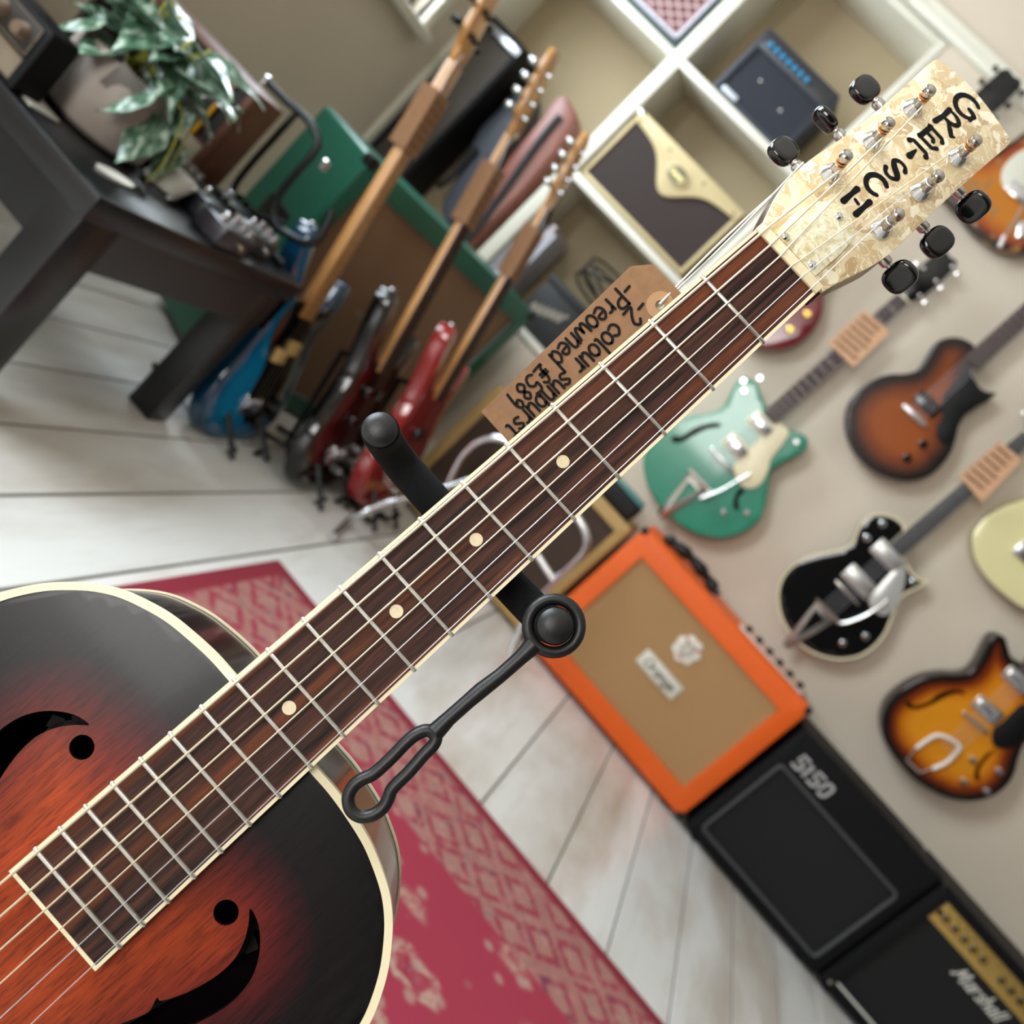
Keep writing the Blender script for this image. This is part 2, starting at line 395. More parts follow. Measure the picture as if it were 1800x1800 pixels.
LOWBOUNCE = mat('low_bounce_dark', rgb(92, 88, 82), .8, vary=.05, vscale=3); struct('wall_front', bm, LOWBOUNCE)  # dark tone added on the unseen walls to cut bounce and reflections
struct('wall_right', box(2.8, 2.94, -2.94, YW+.3, 0, 2.75), LOWBOUNCE)
struct('ceiling', box(XL-.14, 2.94, -2.94, YW+.3, 2.75, 2.85), mat('ceiling_paint', rgb(206, 200, 190), .85))
struct('baseboard_left', box(XL, XL+.018, -2.8, YW, 0, .14, .005), TRIM)
struct('baseboard_back', box(XL+.02, 2.8, YW-.018, YW, 0, .14, .005), TRIM)
gl = bpy.data.materials.new('window_glass'); gl.use_nodes = True; nt = gl.node_tree; nt.nodes.clear()
o_ = nt.nodes.new('ShaderNodeOutputMaterial'); mx = nt.nodes.new('ShaderNodeMixShader'); tr = nt.nodes.new('ShaderNodeBsdfTransparent'); gs = nt.nodes.new('ShaderNodeBsdfGlossy'); gs.inputs['Roughness'].default_value = .02
mx.inputs[0].default_value = .06; nt.links.new(tr.outputs[0], mx.inputs[1]); nt.links.new(gs.outputs[0], mx.inputs[2]); nt.links.new(mx.outputs[0], o_.inputs[0])
def window_left(name, y0, y1, z0, z1, nv):
    w = thing(name, None, None, at(XL, (y0+y1)/2, z0)); w['kind'] = 'structure'
    bm = bmesh.new()
    for a, b, c, d in ((y0-.05, y1+.05, z1, z1+.06), (y0-.05, y0, z0-.03, z1), (y1, y1+.05, z0-.03, z1)): bx(bm, XL-.02, XL+.02, a, b, c, d, .004)
    obj('architrave', bm, TRIM, w); obj('window_sill', box(XL-.1, XL+.05, y0-.06, y1+.06, z0-.035, z0, .006), TRIM, w)
    bm = bmesh.new(); s = .035
    bx(bm, XL-.09, XL-.05, y0, y1, z0, z0+s); bx(bm, XL-.09, XL-.05, y0, y1, z1-s, z1); bx(bm, XL-.09, XL-.05, y0, y0+s, z0, z1); bx(bm, XL-.09, XL-.05, y1-s, y1, z0, z1)
    for i in range(1, nv): yy = y0+(y1-y0)*i/nv; bx(bm, XL-.085, XL-.055, yy-.012, yy+.012, z0, z1)
    obj('sash_frame', bm, TRIM, w)
    for i in range(nv):
        a = y0+(y1-y0)*i/nv; b = y0+(y1-y0)*(i+1)/nv; obj('pane', box(XL-.072, XL-.068, a+.012, b-.012, z0+.03, z1-.03), gl, w)
window_left('window_1', *WIN[0], 3); window_left('window_2', *WIN[1], 3)
w = thing('window_3', None, None, at(-.75, -2.8, .7)); w['kind'] = 'structure'
bm = bmesh.new(); bx(bm, -1.35, -.15, -2.9, -2.84, .7, .75); bx(bm, -1.35, -.15, -2.9, -2.84, 1.95, 2.0)
for xx in (-1.35, -.775, -.2): bx(bm, xx, xx+.05, -2.9, -2.84, .7, 2.0)
obj('sash_frame', bm, TRIM, w)
for xx in (-1.30, -.725): obj('pane', box(xx, xx+.525, -2.872, -2.868, .75, 1.95), gl, w)
# ------------------------------------------------------------------ shelving in the alcove
sh = thing('alcove_shelving', 'white painted open shelving built into the back wall alcove', 'shelving', at(-1.12, YW, .58))
obj('upright', box(-1.128, -1.083, YW-.005, YW+.24, .60, 2.06, .002), TRIM, sh)
obj('side_panel', box(-.575, -.5501, YW-.004, YW+.24, .58, 2.06, .002), TRIM, sh)
obj('side_panel', box(XL, XL+.02, YW-.004, YW+.24, .58, 2.06, .002), TRIM, sh)
obj('top_board', box(XL+.02, -.575, YW-.004, YW+.24, 2.035, 2.06, .002), TRIM, sh)
for x0, x1, z in ((XL+.02, -1.128, 1.505), (-1.083, -.575, 1.505), (-1.083, -.575, 1.045), (XL+.02, -1.128, .585), (-1.083, -.575, .585)):
    obj('shelf_board', box(x0, x1, YW-.003, YW+.24, z, z+.026, .002), TRIM, sh)
# ------------------------------------------------------------------ rug
RX0, RY1 = -.497, 1.715
rug_out = [(RX0, RY1), (RX0, .45), (1.55, .45), (1.55, RY1)]
t = NT('red_rug_pile'); a = t.new('ShaderNodeAttribute', attribute_name='edge'); ed = a.outputs['Fac']
co = t.coords(); co2 = t.coords((1, 1, 1), (0, 0, .8))
vo = t.new('ShaderNodeTexVoronoi'); vo.inputs['Scale'].default_value = 34; t.link(co, vo.inputs['Vector'])
wv = t.new('ShaderNodeTexVoronoi', distance='CHEBYCHEV'); wv.inputs['Scale'].default_value = 11; wv.inputs['Randomness'].default_value = .25; t.link(co2, wv.inputs['Vector'])
nz = t.noise(co, 90, 3, .7)
red, tan, navy, rose = rgb(156, 48, 68), rgb(182, 154, 134), rgb(70, 56, 86), rgb(172, 92, 98)
mos = t.mix(t.ramp(vo.outputs['Distance'], [(.25, (0, 0, 0, 1)), (.5, (1, 1, 1, 1))]), rose, red)
mos = t.mix(t.ramp(nz, [(.52, (0, 0, 0, 1)), (.66, (.6, .6, .6, 1))]), mos, tan)
mos = t.mix(t.ramp(t.noise(co, 60, 3, .7), [(.57, (0, 0, 0, 1)), (.66, (.9, .9, .9, 1))]), mos, navy)
band = t.mix(t.ramp(wv.outputs['Distance'], [(.2, (1, 1, 1, 1)), (.27, (0, 0, 0, 1)), (.36, (0, 0, 0, 1)), (.42, (.8, .8, .8, 1))]), mos, t.mix(.5, tan, mos))
dn = t.new('ShaderNodeTexNoise'); dn.inputs['Scale'].default_value = 24; t.link(co, dn.inputs['Vector']); dm = t.new('ShaderNodeVectorMath', operation='MULTIPLY_ADD'); dm.inputs[1].default_value = (.35, .35, 0); t.link(dn.outputs['Color'], dm.inputs[0]); t.link(t.coords((5.5, 8.5, 1)), dm.inputs[2]); cof = dm.outputs[0]; vf = t.new('ShaderNodeTexVoronoi'); vf.inputs['Scale'].default_value = 1; vf.inputs['Randomness'].default_value = .6; t.link(cof, vf.inputs['Vector'])
ring = t.ramp(vf.outputs['Distance'], [(.0, (.9, .9, .9, 1)), (.06, (0, 0, 0, 1)), (.17, (0, 0, 0, 1)), (.21, (1, 1, 1, 1)), (.27, (1, 1, 1, 1)), (.34, (0, 0, 0, 1))])
rn = t.new('ShaderNodeMath', operation='MULTIPLY'); t.link(ring, rn.inputs[0]); t.link(t.ramp(t.noise(co, 55, 3, .7), [(.4, (.15, .15, .15, 1)), (.6, (1, 1, 1, 1))]), rn.inputs[1])
field = t.mix(rn.outputs[0], rgb(166, 50, 72), rgb(190, 156, 138))
field = t.mix(t.ramp(vf.outputs['Distance'], [(.1, (.7, .7, .7, 1)), (.18, (0, 0, 0, 1))]), field, mos)
fd = t.new('ShaderNodeTexVoronoi'); fd.inputs['Scale'].default_value = 17; t.link(co, fd.inputs['Vector']); field = t.mix(t.ramp(fd.outputs['Distance'], [(.1, (.75, .75, .75, 1)), (.24, (0, 0, 0, 1))]), field, rgb(184, 150, 138))
c = t.mix(t.ramp(ed, [(.034, (0, 0, 0, 1)), (.038, (1, 1, 1, 1))]), rgb(140, 34, 52), band)
c = t.mix(t.ramp(ed, [(.27, (0, 0, 0, 1)), (.275, (1, 1, 1, 1))]), c, field)
t.col(c); t.b.inputs['Roughness'].default_value = .95; t.bump(t.noise(co, 900, 2), .3, .002)
rug = obj('floor_rug', plate(rug_out, .009, .0005, .003, grid=.05), t.m)
tag(rug, 'crimson patterned rug lying on the white floorboards', 'rug')
# ------------------------------------------------------------------ the resonator guitar on its stand
MH = Matrix(((.9947, -.0258, .0995, -.0648), (.1025, .3182, -.9425, .4689), (-.0073, .9477, .3192, .8571), (0, 0, 0, 1)))
def fret_at(n): return .635*(1-2**(-n/12))
def halfw(d): return .02103+.01501*d
# materials
t = NT('rosewood_fingerboard'); g1 = t.noise(t.coords((260, 9, 1)), 1, 6, .7, .6); g2 = t.noise(t.coords((80, 3, 1)), 1, 3, .5); g3 = t.noise(t.coords((1500, 60, 1)), 1, 2, .6)
c = t.ramp(g1, [(.34, rgb(16, 10, 10)), (.45, rgb(54, 33, 28)), (.58, rgb(80, 48, 37)), (.72, rgb(122, 72, 46))])
c = t.mix(t.ramp(g2, [(.5, (0, 0, 0, 1)), (.68, (.8, .8, .8, 1))]), c, rgb(132, 68, 30), 'MIX'); c = t.mix(.55, c, t.ramp(g3, [(.35, (.45, .42, .4, 1)), (.6, (1.1, 1.05, 1, 1))]), 'MULTIPLY')
t.col(c); t.b.inputs['Roughness'].default_value = .6; t.b.inputs['Specular IOR Level'].default_value = .22; t.bump(g3, .15, .0004); ROSE = t.m
BIND = mat('cream_binding', rgb(240, 228, 192), .35)
FRET = mat('nickel_fret_wire', rgb(214, 210, 202), .38, 1)
t = NT('cream_pearloid'); v = t.coords((1, 1, .2)); d = t.new('ShaderNodeTexNoise'); d.inputs['Scale'].default_value = 60; t.link(v, d.inputs['Vector'])
ad = t.new('ShaderNodeVectorMath', operation='MULTIPLY_ADD'); ad.inputs[1].default_value = (.028, .028, .0); t.link(d.outputs['Color'], ad.inputs[0]); t.link(v, ad.inputs[2])
vo = t.new('ShaderNodeTexVoronoi', feature='DISTANCE_TO_EDGE'); vo.inputs['Scale'].default_value = 130; t.link(ad.outputs[0], vo.inputs['Vector'])
vc = t.new('ShaderNodeTexVoronoi'); vc.inputs['Scale'].default_value = 130; t.link(ad.outputs[0], vc.inputs['Vector'])
sp = t.new('ShaderNodeSeparateColor'); t.link(vc.outputs['Color'], sp.inputs[0])
c = t.ramp(sp.outputs[0], [(0, rgb(188, 158, 112)), (.35, rgb(214, 188, 142)), (.75, rgb(230, 210, 168)), (1, rgb(248, 238, 210))])
c = t.mix(t.ramp(t.noise(ad.outputs[0], 220, 4, .7, 1.5), [(.52, (0, 0, 0, 1)), (.62, (.85, .85, .85, 1))]), c, rgb(250, 240, 214)); PEARL_C = c
t.col(c); t.b.inputs['Roughness'].default_value = .18; t.b.inputs['Coat Weight'].default_value = .5; PEARL = t.m
t = NT('pale_pearl_cover'); n_ = t.noise(t.coords(), 140, 4, .7, 2.0); t.col(t.ramp(n_, [(.35, rgb(206, 192, 146)), (.5, rgb(232, 222, 186)), (.62, rgb(250, 246, 226))])); t.b.inputs['Roughness'].default_value = .18; PEARL2 = t.m
SUNB = burst('resonator_sunburst', [(0, rgb(17, 15, 18)), (.36, rgb(24, 17, 20)), (.5, rgb(66, 20, 26)), (.68, rgb(108, 33, 25)), (1, rgb(164, 63, 24))], .085, .3, .08, grain=.75)
SIDEB = mat('dark_gloss_mahogany', rgb(26, 18, 20), .2, coat=.3, vary=.3, vscale=8)
NECKW = mat('dark_neck_mahogany', rgb(48, 22, 18), .25, coat=.3)
PBRONZE = mat('wound_string', rgb(244, 228, 196), .5, .75); STEEL = mat('plain_string', rgb(232, 232, 234), .42, .8)
BRASSW = mat('string_winding', rgb(226, 164, 116), .3, 1)
gt = thing('resonator_guitar', 'sunburst resonator guitar with cream pearloid headstock resting on a black stand', 'guitar', MH @ at(0, -.817, -.05))
half = [(0, -.3178), (.026, -.3183), (.0398, -.3184), (.0535, -.3198), (.0668, -.3221), (.079, -.3262), (.0885, -.3305), (.0968, -.3362), (.1042, -.3432), (.112, -.3524), (.1182, -.3626), (.1222, -.3716), (.1248, -.382), (.126, -.395), (.1245, -.412), (.12, -.435), (.1135, -.462), (.109, -.495), (.111, -.53), (.124, -.572), (.147, -.615), (.167, -.658), (.176, -.70), (.171, -.744), (.150, -.781), (.112, -.804), (.06, -.815), (0, -.817)]
full = half + [(-x, y) for x, y in half[-2:0:-1]]
outl = [(p.x, p.y) for p in cm([(x, y, 0) for x, y in full], 5, True)]
fh = [(.0528, -.3768), (.0605, -.3788), (.0685, -.385), (.0742, -.3935), (.0765, -.4035), (.0758, -.413), (.0727, -.424), (.067, -.437), (.062, -.449), (.0585, -.461), (.0565, -.475), (.058, -.489), (.063, -.498), (.068, -.502), (.058, -.502), (.05, -.495), (.0465, -.483), (.0462, -.467), (.049, -.452), (.0535, -.4405), (.0555, -.4345), (.0535, -.4285), (.0558, -.428), (.0605, -.4185), (.0636, -.407), (.0641, -.3965), (.0613, -.3878), (.057, -.3815)]
fhs = [(p.x, p.y) for p in cm([(x, y, 0) for x, y in fh], 4, True)]
holes = [fhs, [(-x, y) for x, y in fhs[::-1]], circ(.0470, -.3854, .0054), circ(-.0476, -.3853, .0054)]
obj('soundboard', plate(outl, -.007, -.0105, .0005, holes, .006), SUNB, gt, MH)
# rim, back and bindings
def band(out, z0, z1, e0=0.0, e1=0.0):
    o = out if area2(out) > 0 else out[::-1]; a = inset(o, e0); b = inset(o, e1); bm = bmesh.new(); N = len(o)
    A = [bm.verts.new((p[0], p[1], z1)) for p in a]; B = [bm.verts.new((p[0], p[1], z0)) for p in a]
    A2 = [bm.verts.new((p[0], p[1], z1)) for p in b]; B2 = [bm.verts.new((p[0], p[1], z0)) for p in b]
    for i in range(N):
        bm.faces.new((A[i-1], B[i-1], B[i], A[i])); bm.faces.new((A2[i], B2[i], B2[i-1], A2[i-1])); bm.faces.new((A2[i-1], A[i-1], A[i], A2[i])); bm.faces.new((B2[i], B[i], B[i-1], B2[i-1]))
    return bm
obj('body_side', band(outl, -.090, -.0108, .0003, .004), SIDEB, gt, MH)
obj('body_back', plate(outl, -.0885, -.092, .001), SIDEB, gt, MH)
obj('body_binding', band(outl, -.0108, -.0063, -.0012, .0024), BIND, gt, MH, 40)
obj('back_binding', band(outl, -.0925, -.0895, -.0010, .0012), BIND, gt, MH, 40)
obj('sound_well', band(inset(outl if area2(outl) > 0 else outl[::-1], .06), -.085, -.02, 0, .004), DARKHOLE, gt, MH)
cone = lathe([(.132, .0), (.132, .006), (.124, .009), (.118, .006), (.045, .010), (.03, .014), (0, .015)], MH @ at(0, -.62, -.007), 64); obj('cover_plate', cone, CHROME, gt)
obj('bridge_saddle', rbox(0, -.637, .075, .005, 0, -.001, .0085, .001), mat('bone_saddle', rgb(235, 226, 205), .4), gt, MH)
tp = [(-.022, -.815), (-.03, -.75), (-.034, -.72), (.034, -.72), (.03, -.75), (.022, -.815)]; obj('tailpiece', plate(tp, -.001, -.0045, .001), CHROME, gt, MH)
# neck and fingerboard
DEND = fret_at(19)+.0135
bm = bmesh.new(); rings = []
for s, hw, dp in ((.0, .0203, .019), (.08, .0215, .020), (.2, .0233, .021), (.28, .0245, .024), (.31, .0252, .038), (.3178, .0254, .07)):
    rings.append([bm.verts.new((hw*math.cos(PI+a*PI/14)*1.0, -s, -.0062-dp*math.sin(a*PI/14)**.8)) for a in range(15)])
for a, b in zip(rings, rings[1:]):
    for i in range(14): bm.faces.new((a[i], b[i], b[i+1], a[i+1]))
    bm.faces.new((a[0], a[-1], b[-1], b[0]))
bm.faces.new(rings[0]); bm.faces.new(rings[-1][::-1]); obj('neck', bm, NECKW, gt, MH)
def bo(inset_=0.0): return [(-halfw(0)+inset_, 0), (-halfw(DEND)+inset_, -DEND+inset_), (halfw(DEND)-inset_, -DEND+inset_), (halfw(0)-inset_, 0)]
fb = obj('fingerboard', plate(bo(.0016), 0, -.0062, 0, grid=0), ROSE, gt, MH)
bm = bmesh.new()
for s in (-1, 1):
    a0, a1, b0, b1 = s*halfw(0), s*(halfw(0)-.0016), s*halfw(DEND), s*(halfw(DEND)-.0016)
    T = vt(bm, [(a0, 0, .0001), (a1, 0, .0001), (b1, -DEND, .0001), (b0, -DEND, .0001)]); Bv = vt(bm, [(a0, 0, -.0063), (a1, 0, -.0063), (b1, -DEND, -.0063), (b0, -DEND, -.0063)])
    for i in range(4): bm.faces.new((T[i-1], T[i], Bv[i], Bv[i-1]))
    bm.faces.new(T); bm.faces.new(Bv)
bx(bm, -halfw(DEND), halfw(DEND), -DEND-.0001, -DEND+.0016, -.0063, .00012)
bmesh.ops.recalc_face_normals(bm, faces=bm.faces[:]); obj('fingerboard_binding', bm, BIND, gt, MH)
for i in range(1, 20):
    d = fret_at(i); hw = halfw(d)-.00015
    fr = tube([(-hw, -d, -.0002), (-hw+.0006, -d, .0004), (hw-.0006, -d, .0004), (hw, -d, -.0002)], .00105, 8); obj('fret', fr, FRET, gt, MH)
for a, b in ((4, 5), (6, 7), (8, 9), (11, 12)):
    y = -(fret_at(a)+fret_at(b))/2; dt = lathe([(.00305, -.001), (.00305, .00012), (0, .00013)], MH @ at(0, y, 0), 32); obj('dot_inlay', dt, mat('pearl_dot', rgb(232, 214, 178), .25, coat=.4, vary=.08, vscale=300), gt)
obj('nut', box(-halfw(0)-.0001, halfw(0)+.0001, 0, .0052, -.008, .0016, .0005, 2), mat('bone_nut', rgb(238, 222, 184), .35), gt, MH)
# headstock
HSM = MH @ at(0, .0045, -.0028) @ Matrix.Rotation(math.radians(-12), 4, 'X')
hp = [(125, 1250), (180, 1130), (230, 1030), (300, 930), (380, 850), (480, 770), (700, 620), (900, 460), (1100, 280), (1195, 192), (1245, 163), (1300, 186), (1400, 270), (1500, 372), (1600, 497), (1680, 610), (1716, 668), (1690, 712), (1600, 790), (1400, 965), (1200, 1150), (1050, 1300), (950, 1390), (850, 1460), (750, 1510), (650, 1560), (560, 1610), (490, 1655)]
def hs(x, y, z=0.0): return inframe(*HS(x, y), HSM, z)
hout = [hs(x, y) for x, y in hp]
hcurve = [(p.x, p.y) for p in cm([(p.x, p.y, 0) for p in hout], 4)]
hcurve = [(x, max(y, .0008)) for x, y in hcurve]
obj('headstock_veneer', plate(hcurve, 0, -.0018, .0003, grid=0), PEARL, gt, HSM)
obj('headstock', plate(hcurve, -.0019, -.0150, 0), NECKW, gt, HSM)
tc = [(225, 1270), (262, 1222), (310, 1170), (390, 1105), (480, 1068), (570, 1070), (650, 1110), (700, 1180), (716, 1250), (690, 1335), (620, 1408), (545, 1475), (470, 1540), (345, 1405)]
obj('truss_rod_cover', plate([(hs(x, y).x, hs(x, y).y) for x, y in tc], .0016, .0001, .0003), PEARL2, gt, HSM)
for x, y in ((290, 1283), (458, 1460), (628, 1155)):
    p = hs(x, y, .0017); obj('screw', lathe([(.0022, 0), (.0022, .0006), (.0014, .0014), (0, .0017)], HSM @ at(p.x, p.y, .0016), 20), CHROME, gt)
# lettering, one letter under the other
def arc(cx, cy, rx, ry, a0, a1, w0, w1, wm=None, n=14):
    out = []
    for i in range(n+1):
        u = i/n; a = math.radians(a0+(a1-a0)*u); w = w0+(w1-w0)*u
        if wm is not None: w += (wm-(w0+w1)/2)*math.sin(PI*u)
        out.append((cx+rx*math.cos(a), cy+ry*math.sin(a), w))
    return out
LET = {'G': [arc(0, 0, .5, .46, 55, 340, 1.0, .8, 1.35), [(.12, -.02, 1), (.3, -.04, 1.2), (.46, -.1, 1)], [(.4, -.05, .9), (.42, -.35, 1.1)]],
 'R': [[(-.38, .48, 1.4), (-.36, 0, 1.2), (-.42, -.5, 1.4)], arc(-.15, .24, .42, .25, 100, -100, .8, .9, 1.2), [(-.1, 0, .8), (.2, -.25, 1.3), (.45, -.46, 1.2), (.52, -.36, .6)]],
 'E': [[(-.36, .46, 1.3), (-.38, -.46, 1.3)], [(-.45, .46, .9), (.3, .44, 1.0), (.42, .28, 1.2)], [(-.35, .02, .9), (.1, .02, .9), (.14, -.1, 1.1)], [(-.45, -.46, .9), (.3, -.46, 1.0), (.44, -.26, 1.2)]],
 'T': [[(-.52, .2, 1.4), (-.4, .38, 1), (.4, .38, 1), (.52, .2, 1.4)], [(0, .05, .6), (0, -.48, 1.7)]],
 'S': [[(.36, .28, 1.2), (.2, .45, .9), (-.12, .46, .9), (-.32, .28, 1.2), (-.1, .06, 1.5), (.2, -.1, 1.5), (.34, -.28, 1.2), (.12, -.46, .9), (-.2, -.45, .9), (-.36, -.26, 1.2)]],
 'C': [arc(0, 0, .48, .46, 50, 310, 1.2, 1.0, 1.3)],
 'H': [[(-.32, .5, 1.5), (-.32, .1, 1.1), (-.32, -.5, 1.5)], [(.32, .5, 1.5), (.32, .1, 1.1), (.32, -.5, 1.5)], [(-.08, .02, .8), (.1, -.02, .8)]]}
for ch, (cx, cy), w, h in (('G', (1440, 460), .0150, .0150), ('R', (1330, 562), .0140, .0135), ('E', (1216, 658), .0130, .0108), ('T', (1112, 738), .0118, .0110), ('S', (985, 858), .0118, .0130), ('C', (865, 955), .0125, .0125), ('H', (740, 1060), .0142, .0118)):
    p = hs(cx, cy); bm = bmesh.new()
    for s_ in LET[ch]:
        q = [(p.x+a*w, p.y+b*h, k) for a, b, k in s_]
        if len(q) == 10: q = [(v.x, v.y, v.z) for v in cm(q, 4)]
        ribbon([q], .0025, .00012, bm, 12)
    obj('letter', bm, mat('black_lacquer', rgb(8, 7, 9), .5, spec=.15), gt, HSM)
# tuners
BUSH = [((1110, 455), 1, 2), ((855, 660), 1, 1), ((590, 865), 1, 0), ((1395, 765), -1, 2), ((1160, 985), -1, 1), ((910, 1225), -1, 0)]
knobpx = [(815, 360), (565, 552), (300, 752), (1470, 1070), (1242, 1293), (1005, 1512)]
knobrot = [0.0, 1.05, .15, 1.15, .25, 1.2]; posts = []
for ((x, y), sgn, k), (kx, ky), kr in zip(BUSH, knobpx, knobrot):
    p = hs(x, y, .003); P = HSM @ at(p.x, p.y, 0)
    tn = obj('tuner_post', lathe([(.0034, .003), (.0031, .0048), (.0026, .0085), (.0022, .0095), (.0022, .0115), (.0029, .0125), (.0033, .0145), (.003, .0163), (.0018, .0172), (0, .0175)], P, 28), NICKEL, gt)
    obj('bushing', lathe([(.0056, 0), (.0056, .0008), (.0048, .0022), (.0040, .0042), (.0034, .0052), (0, .0052)], P, 32), CHROME, tn)
    obj('winding', tube([(.0029*math.cos(a), .0029*math.sin(a), .0088+a*.00022) for a in [i*.4 for i in range(44 if sgn > 0 or k == 2 else 24)]], .00048 if sgn > 0 else .0003, 6), BRASSW if sgn > 0 or k == 2 else STEEL, tn, P)
    posts.append((p.x, p.y))
    q = hs(kx, ky, -.0075)
    side = -1 if sgn > 0 else 1
    xe = p.x+side*.006; kx0 = q.x
    sh_ = cyl((p.x, q.y, -.0085), (kx0-side*.004, q.y, -.0085), .0023, .0019, 16); lathe([(.0032, 0), (.0032, .003), (.0026, .004)], HSM.inverted() @ HSM @ Matrix.Translation((kx0-side*.0105, q.y, -.0085)) @ Matrix.Rotation(side*PI/2, 4, 'Y'), 16, sh_)
    obj('tuner_shaft', sh_, NICKEL, tn, HSM)
    kb = bmesh.new(); b2 = bmesh.new(); bmesh.ops.create_uvsphere(b2, u_segments=28, v_segments=18, radius=1)
    for v_ in b2.verts:
        X, Y, Z = v_.co
        v_.co = Vector((math.copysign(abs(X)**.78, X)*.0074, math.copysign(abs(Y)**.7, Y)*.0088, math.copysign(abs(Z)**.75, Z)*.0042*(1-.25*max(0, 1-(X*X+Y*Y)*1.2))))
    join(kb, b2, Matrix.Translation((kx0+side*.002, q.y, -.0085)) @ Matrix.Rotation(kr*side, 4, 'X'))
    obj('tuner_button', kb, BLACKP, tn, HSM)
# strings
SG = [.00066, .00054, .00043, .00033, .00023, .0002]
Mrel = MH.inverted() @ HSM
order = [2, 1, 0, 3, 4, 5]
for i in range(6):
    u = -1+2*i/5; xn, xb = .0176*u, .0286*u
    px_, py_ = posts[order[i]]; sd = .0030*(1 if px_ < 0 else -1)
    e = Mrel @ Vector((px_+sd, py_-.0006, .0095))
    pts = [(xb, -.637, .0088), (xn, .0006, .0020), (xn+(e.x-xn)*.06, .0052, .0014), tuple(e)]
    obj('string', tube(pts, SG[i], 6), PBRONZE if i < 4 else STEEL, gt, MH)
obj('strap_button', lathe([(.003, 0), (.003, .008), (.007, .01), (.007, .013), (0, .013)], MH @ Matrix.Translation((0, -.817, -.05)) @ Matrix.Rotation(PI/2, 4, 'X'), 20), CHROME, gt)
# ------------------------------------------------------------------ stand
FOAM = mat('black_foam', rgb(22, 22, 24), .95, spec=.2, bump=.6, bscale=1600, vary=.25, vscale=700)
RUBBER = mat('black_rubber', rgb(22, 22, 24), .42, bump=.08, bscale=900)
cL = inframe(668, 757, MH, .004); cR = inframe(975, 1100, MH, .004)
base = MH @ Vector((0, -.8, -.13)); st = thing('guitar_stand', 'black tubular guitar stand with foam yoke holding the sunburst resonator guitar', 'guitar stand', at(base.x, base.y+.05, 0))
yl, yr = Vector(cL), Vector(cR); ym = (yl.y+yr.y)/2
yp = [(yl.x, yl.y, .004), (yl.x+.002, yl.y, -.014), (yl.x+.012, ym, -.030), (yl.x+.032, ym, -.0345), ((yl.x+yr.x)/2, ym, -.0365), (yr.x-.032, ym, -.0345), (yr.x-.012, ym, -.030), (yr.x-.002, yr.y, -.014), (yr.x, yr.y, .004)]
obj('foam_yoke', tube(cm(yp, 6), .0088, 24), FOAM, st, MH)
for c_ in (yl, yr): obj('end_cap', lathe([(.0078, -.002), (.0078, .0010), (.0080, .0022), (.0068, .0036), (.004, .0046), (0, .0050)], MH @ at(c_.x, c_.y, .004), 32), RUBBER, st)
# rubber safety strap, hanging straight down from the ring round the right-hand cap
ringc = MH @ Vector((yr.x, yr.y, .001)); vy = ringc.y
def sp_(x, y): return MH @ inframe(x, y, MH, .001)
rg = obj('safety_strap', tube([MH @ Vector((yr.x+.0118*math.cos(a), yr.y+.0118*math.sin(a), .001)) for a in [i*2*PI/32 for i in range(32)]], .0027, 12, True), RUBBER, st)
obj('strap_rod', tube([sp_(938, 1133), sp_(915, 1156), sp_(880, 1187), sp_(845, 1214), sp_(825, 1231), sp_(790, 1262), sp_(765, 1287)], .0032, 14, rs=[.0044, .0034, .0033, .0036, .0034, .0034, .0042]), RUBBER, rg)
lp = [(752, 1284), (733, 1290), (714, 1305), (688, 1332), (657, 1360), (636, 1370), (620, 1383), (612, 1403), (617, 1424), (633, 1435), (654, 1433), (672, 1421), (682, 1405), (690, 1386), (718, 1358), (744, 1328), (762, 1309), (766, 1294)]
obj('strap_loop', tube(cm([sp_(*p) for p in lp], 5, True), .0029, 14, True), RUBBER, rg)
P = lambda x, y, z: MH @ Vector((x, y, z))
top = P((yl.x+yr.x)/2, ym, -.0365); back = P(0, -.36, -.14); foot = Vector((back.x-.01, back.y+.09, .10))
obj('upright_tube', tube(cm([top, P(0, ym-.03, -.07), P(0, -.30, -.125), back, foot, Vector((foot.x, foot.y+.01, .03))], 6), .0095, 16), BLACKM, st)
for a in (60, 180, 300):
    r_ = math.radians(a); obj('leg', tube(cm([Vector((foot.x, foot.y, .16)), Vector((foot.x+.1*math.sin(r_), foot.y+.1*math.cos(r_), .1)), Vector((foot.x+.26*math.sin(r_), foot.y+.26*math.cos(r_), .0105))], 5), .008, 12), BLACKM, st)
for s in (-1, 1):
    q = [P(0, -.70, -.15), P(s*.11, -.765, -.13), P(s*.12, -.81, -.09), P(s*.12, -.822, -.03), P(s*.12, -.80, -.0005)]
    obj('cradle_arm', tube(cm(q, 5), .0075, 12), FOAM, st)
obj('cradle_bracket', tube([P(0, -.70, -.15), Vector((foot.x, foot.y, .14))], .012, 12), BLACKM, st)
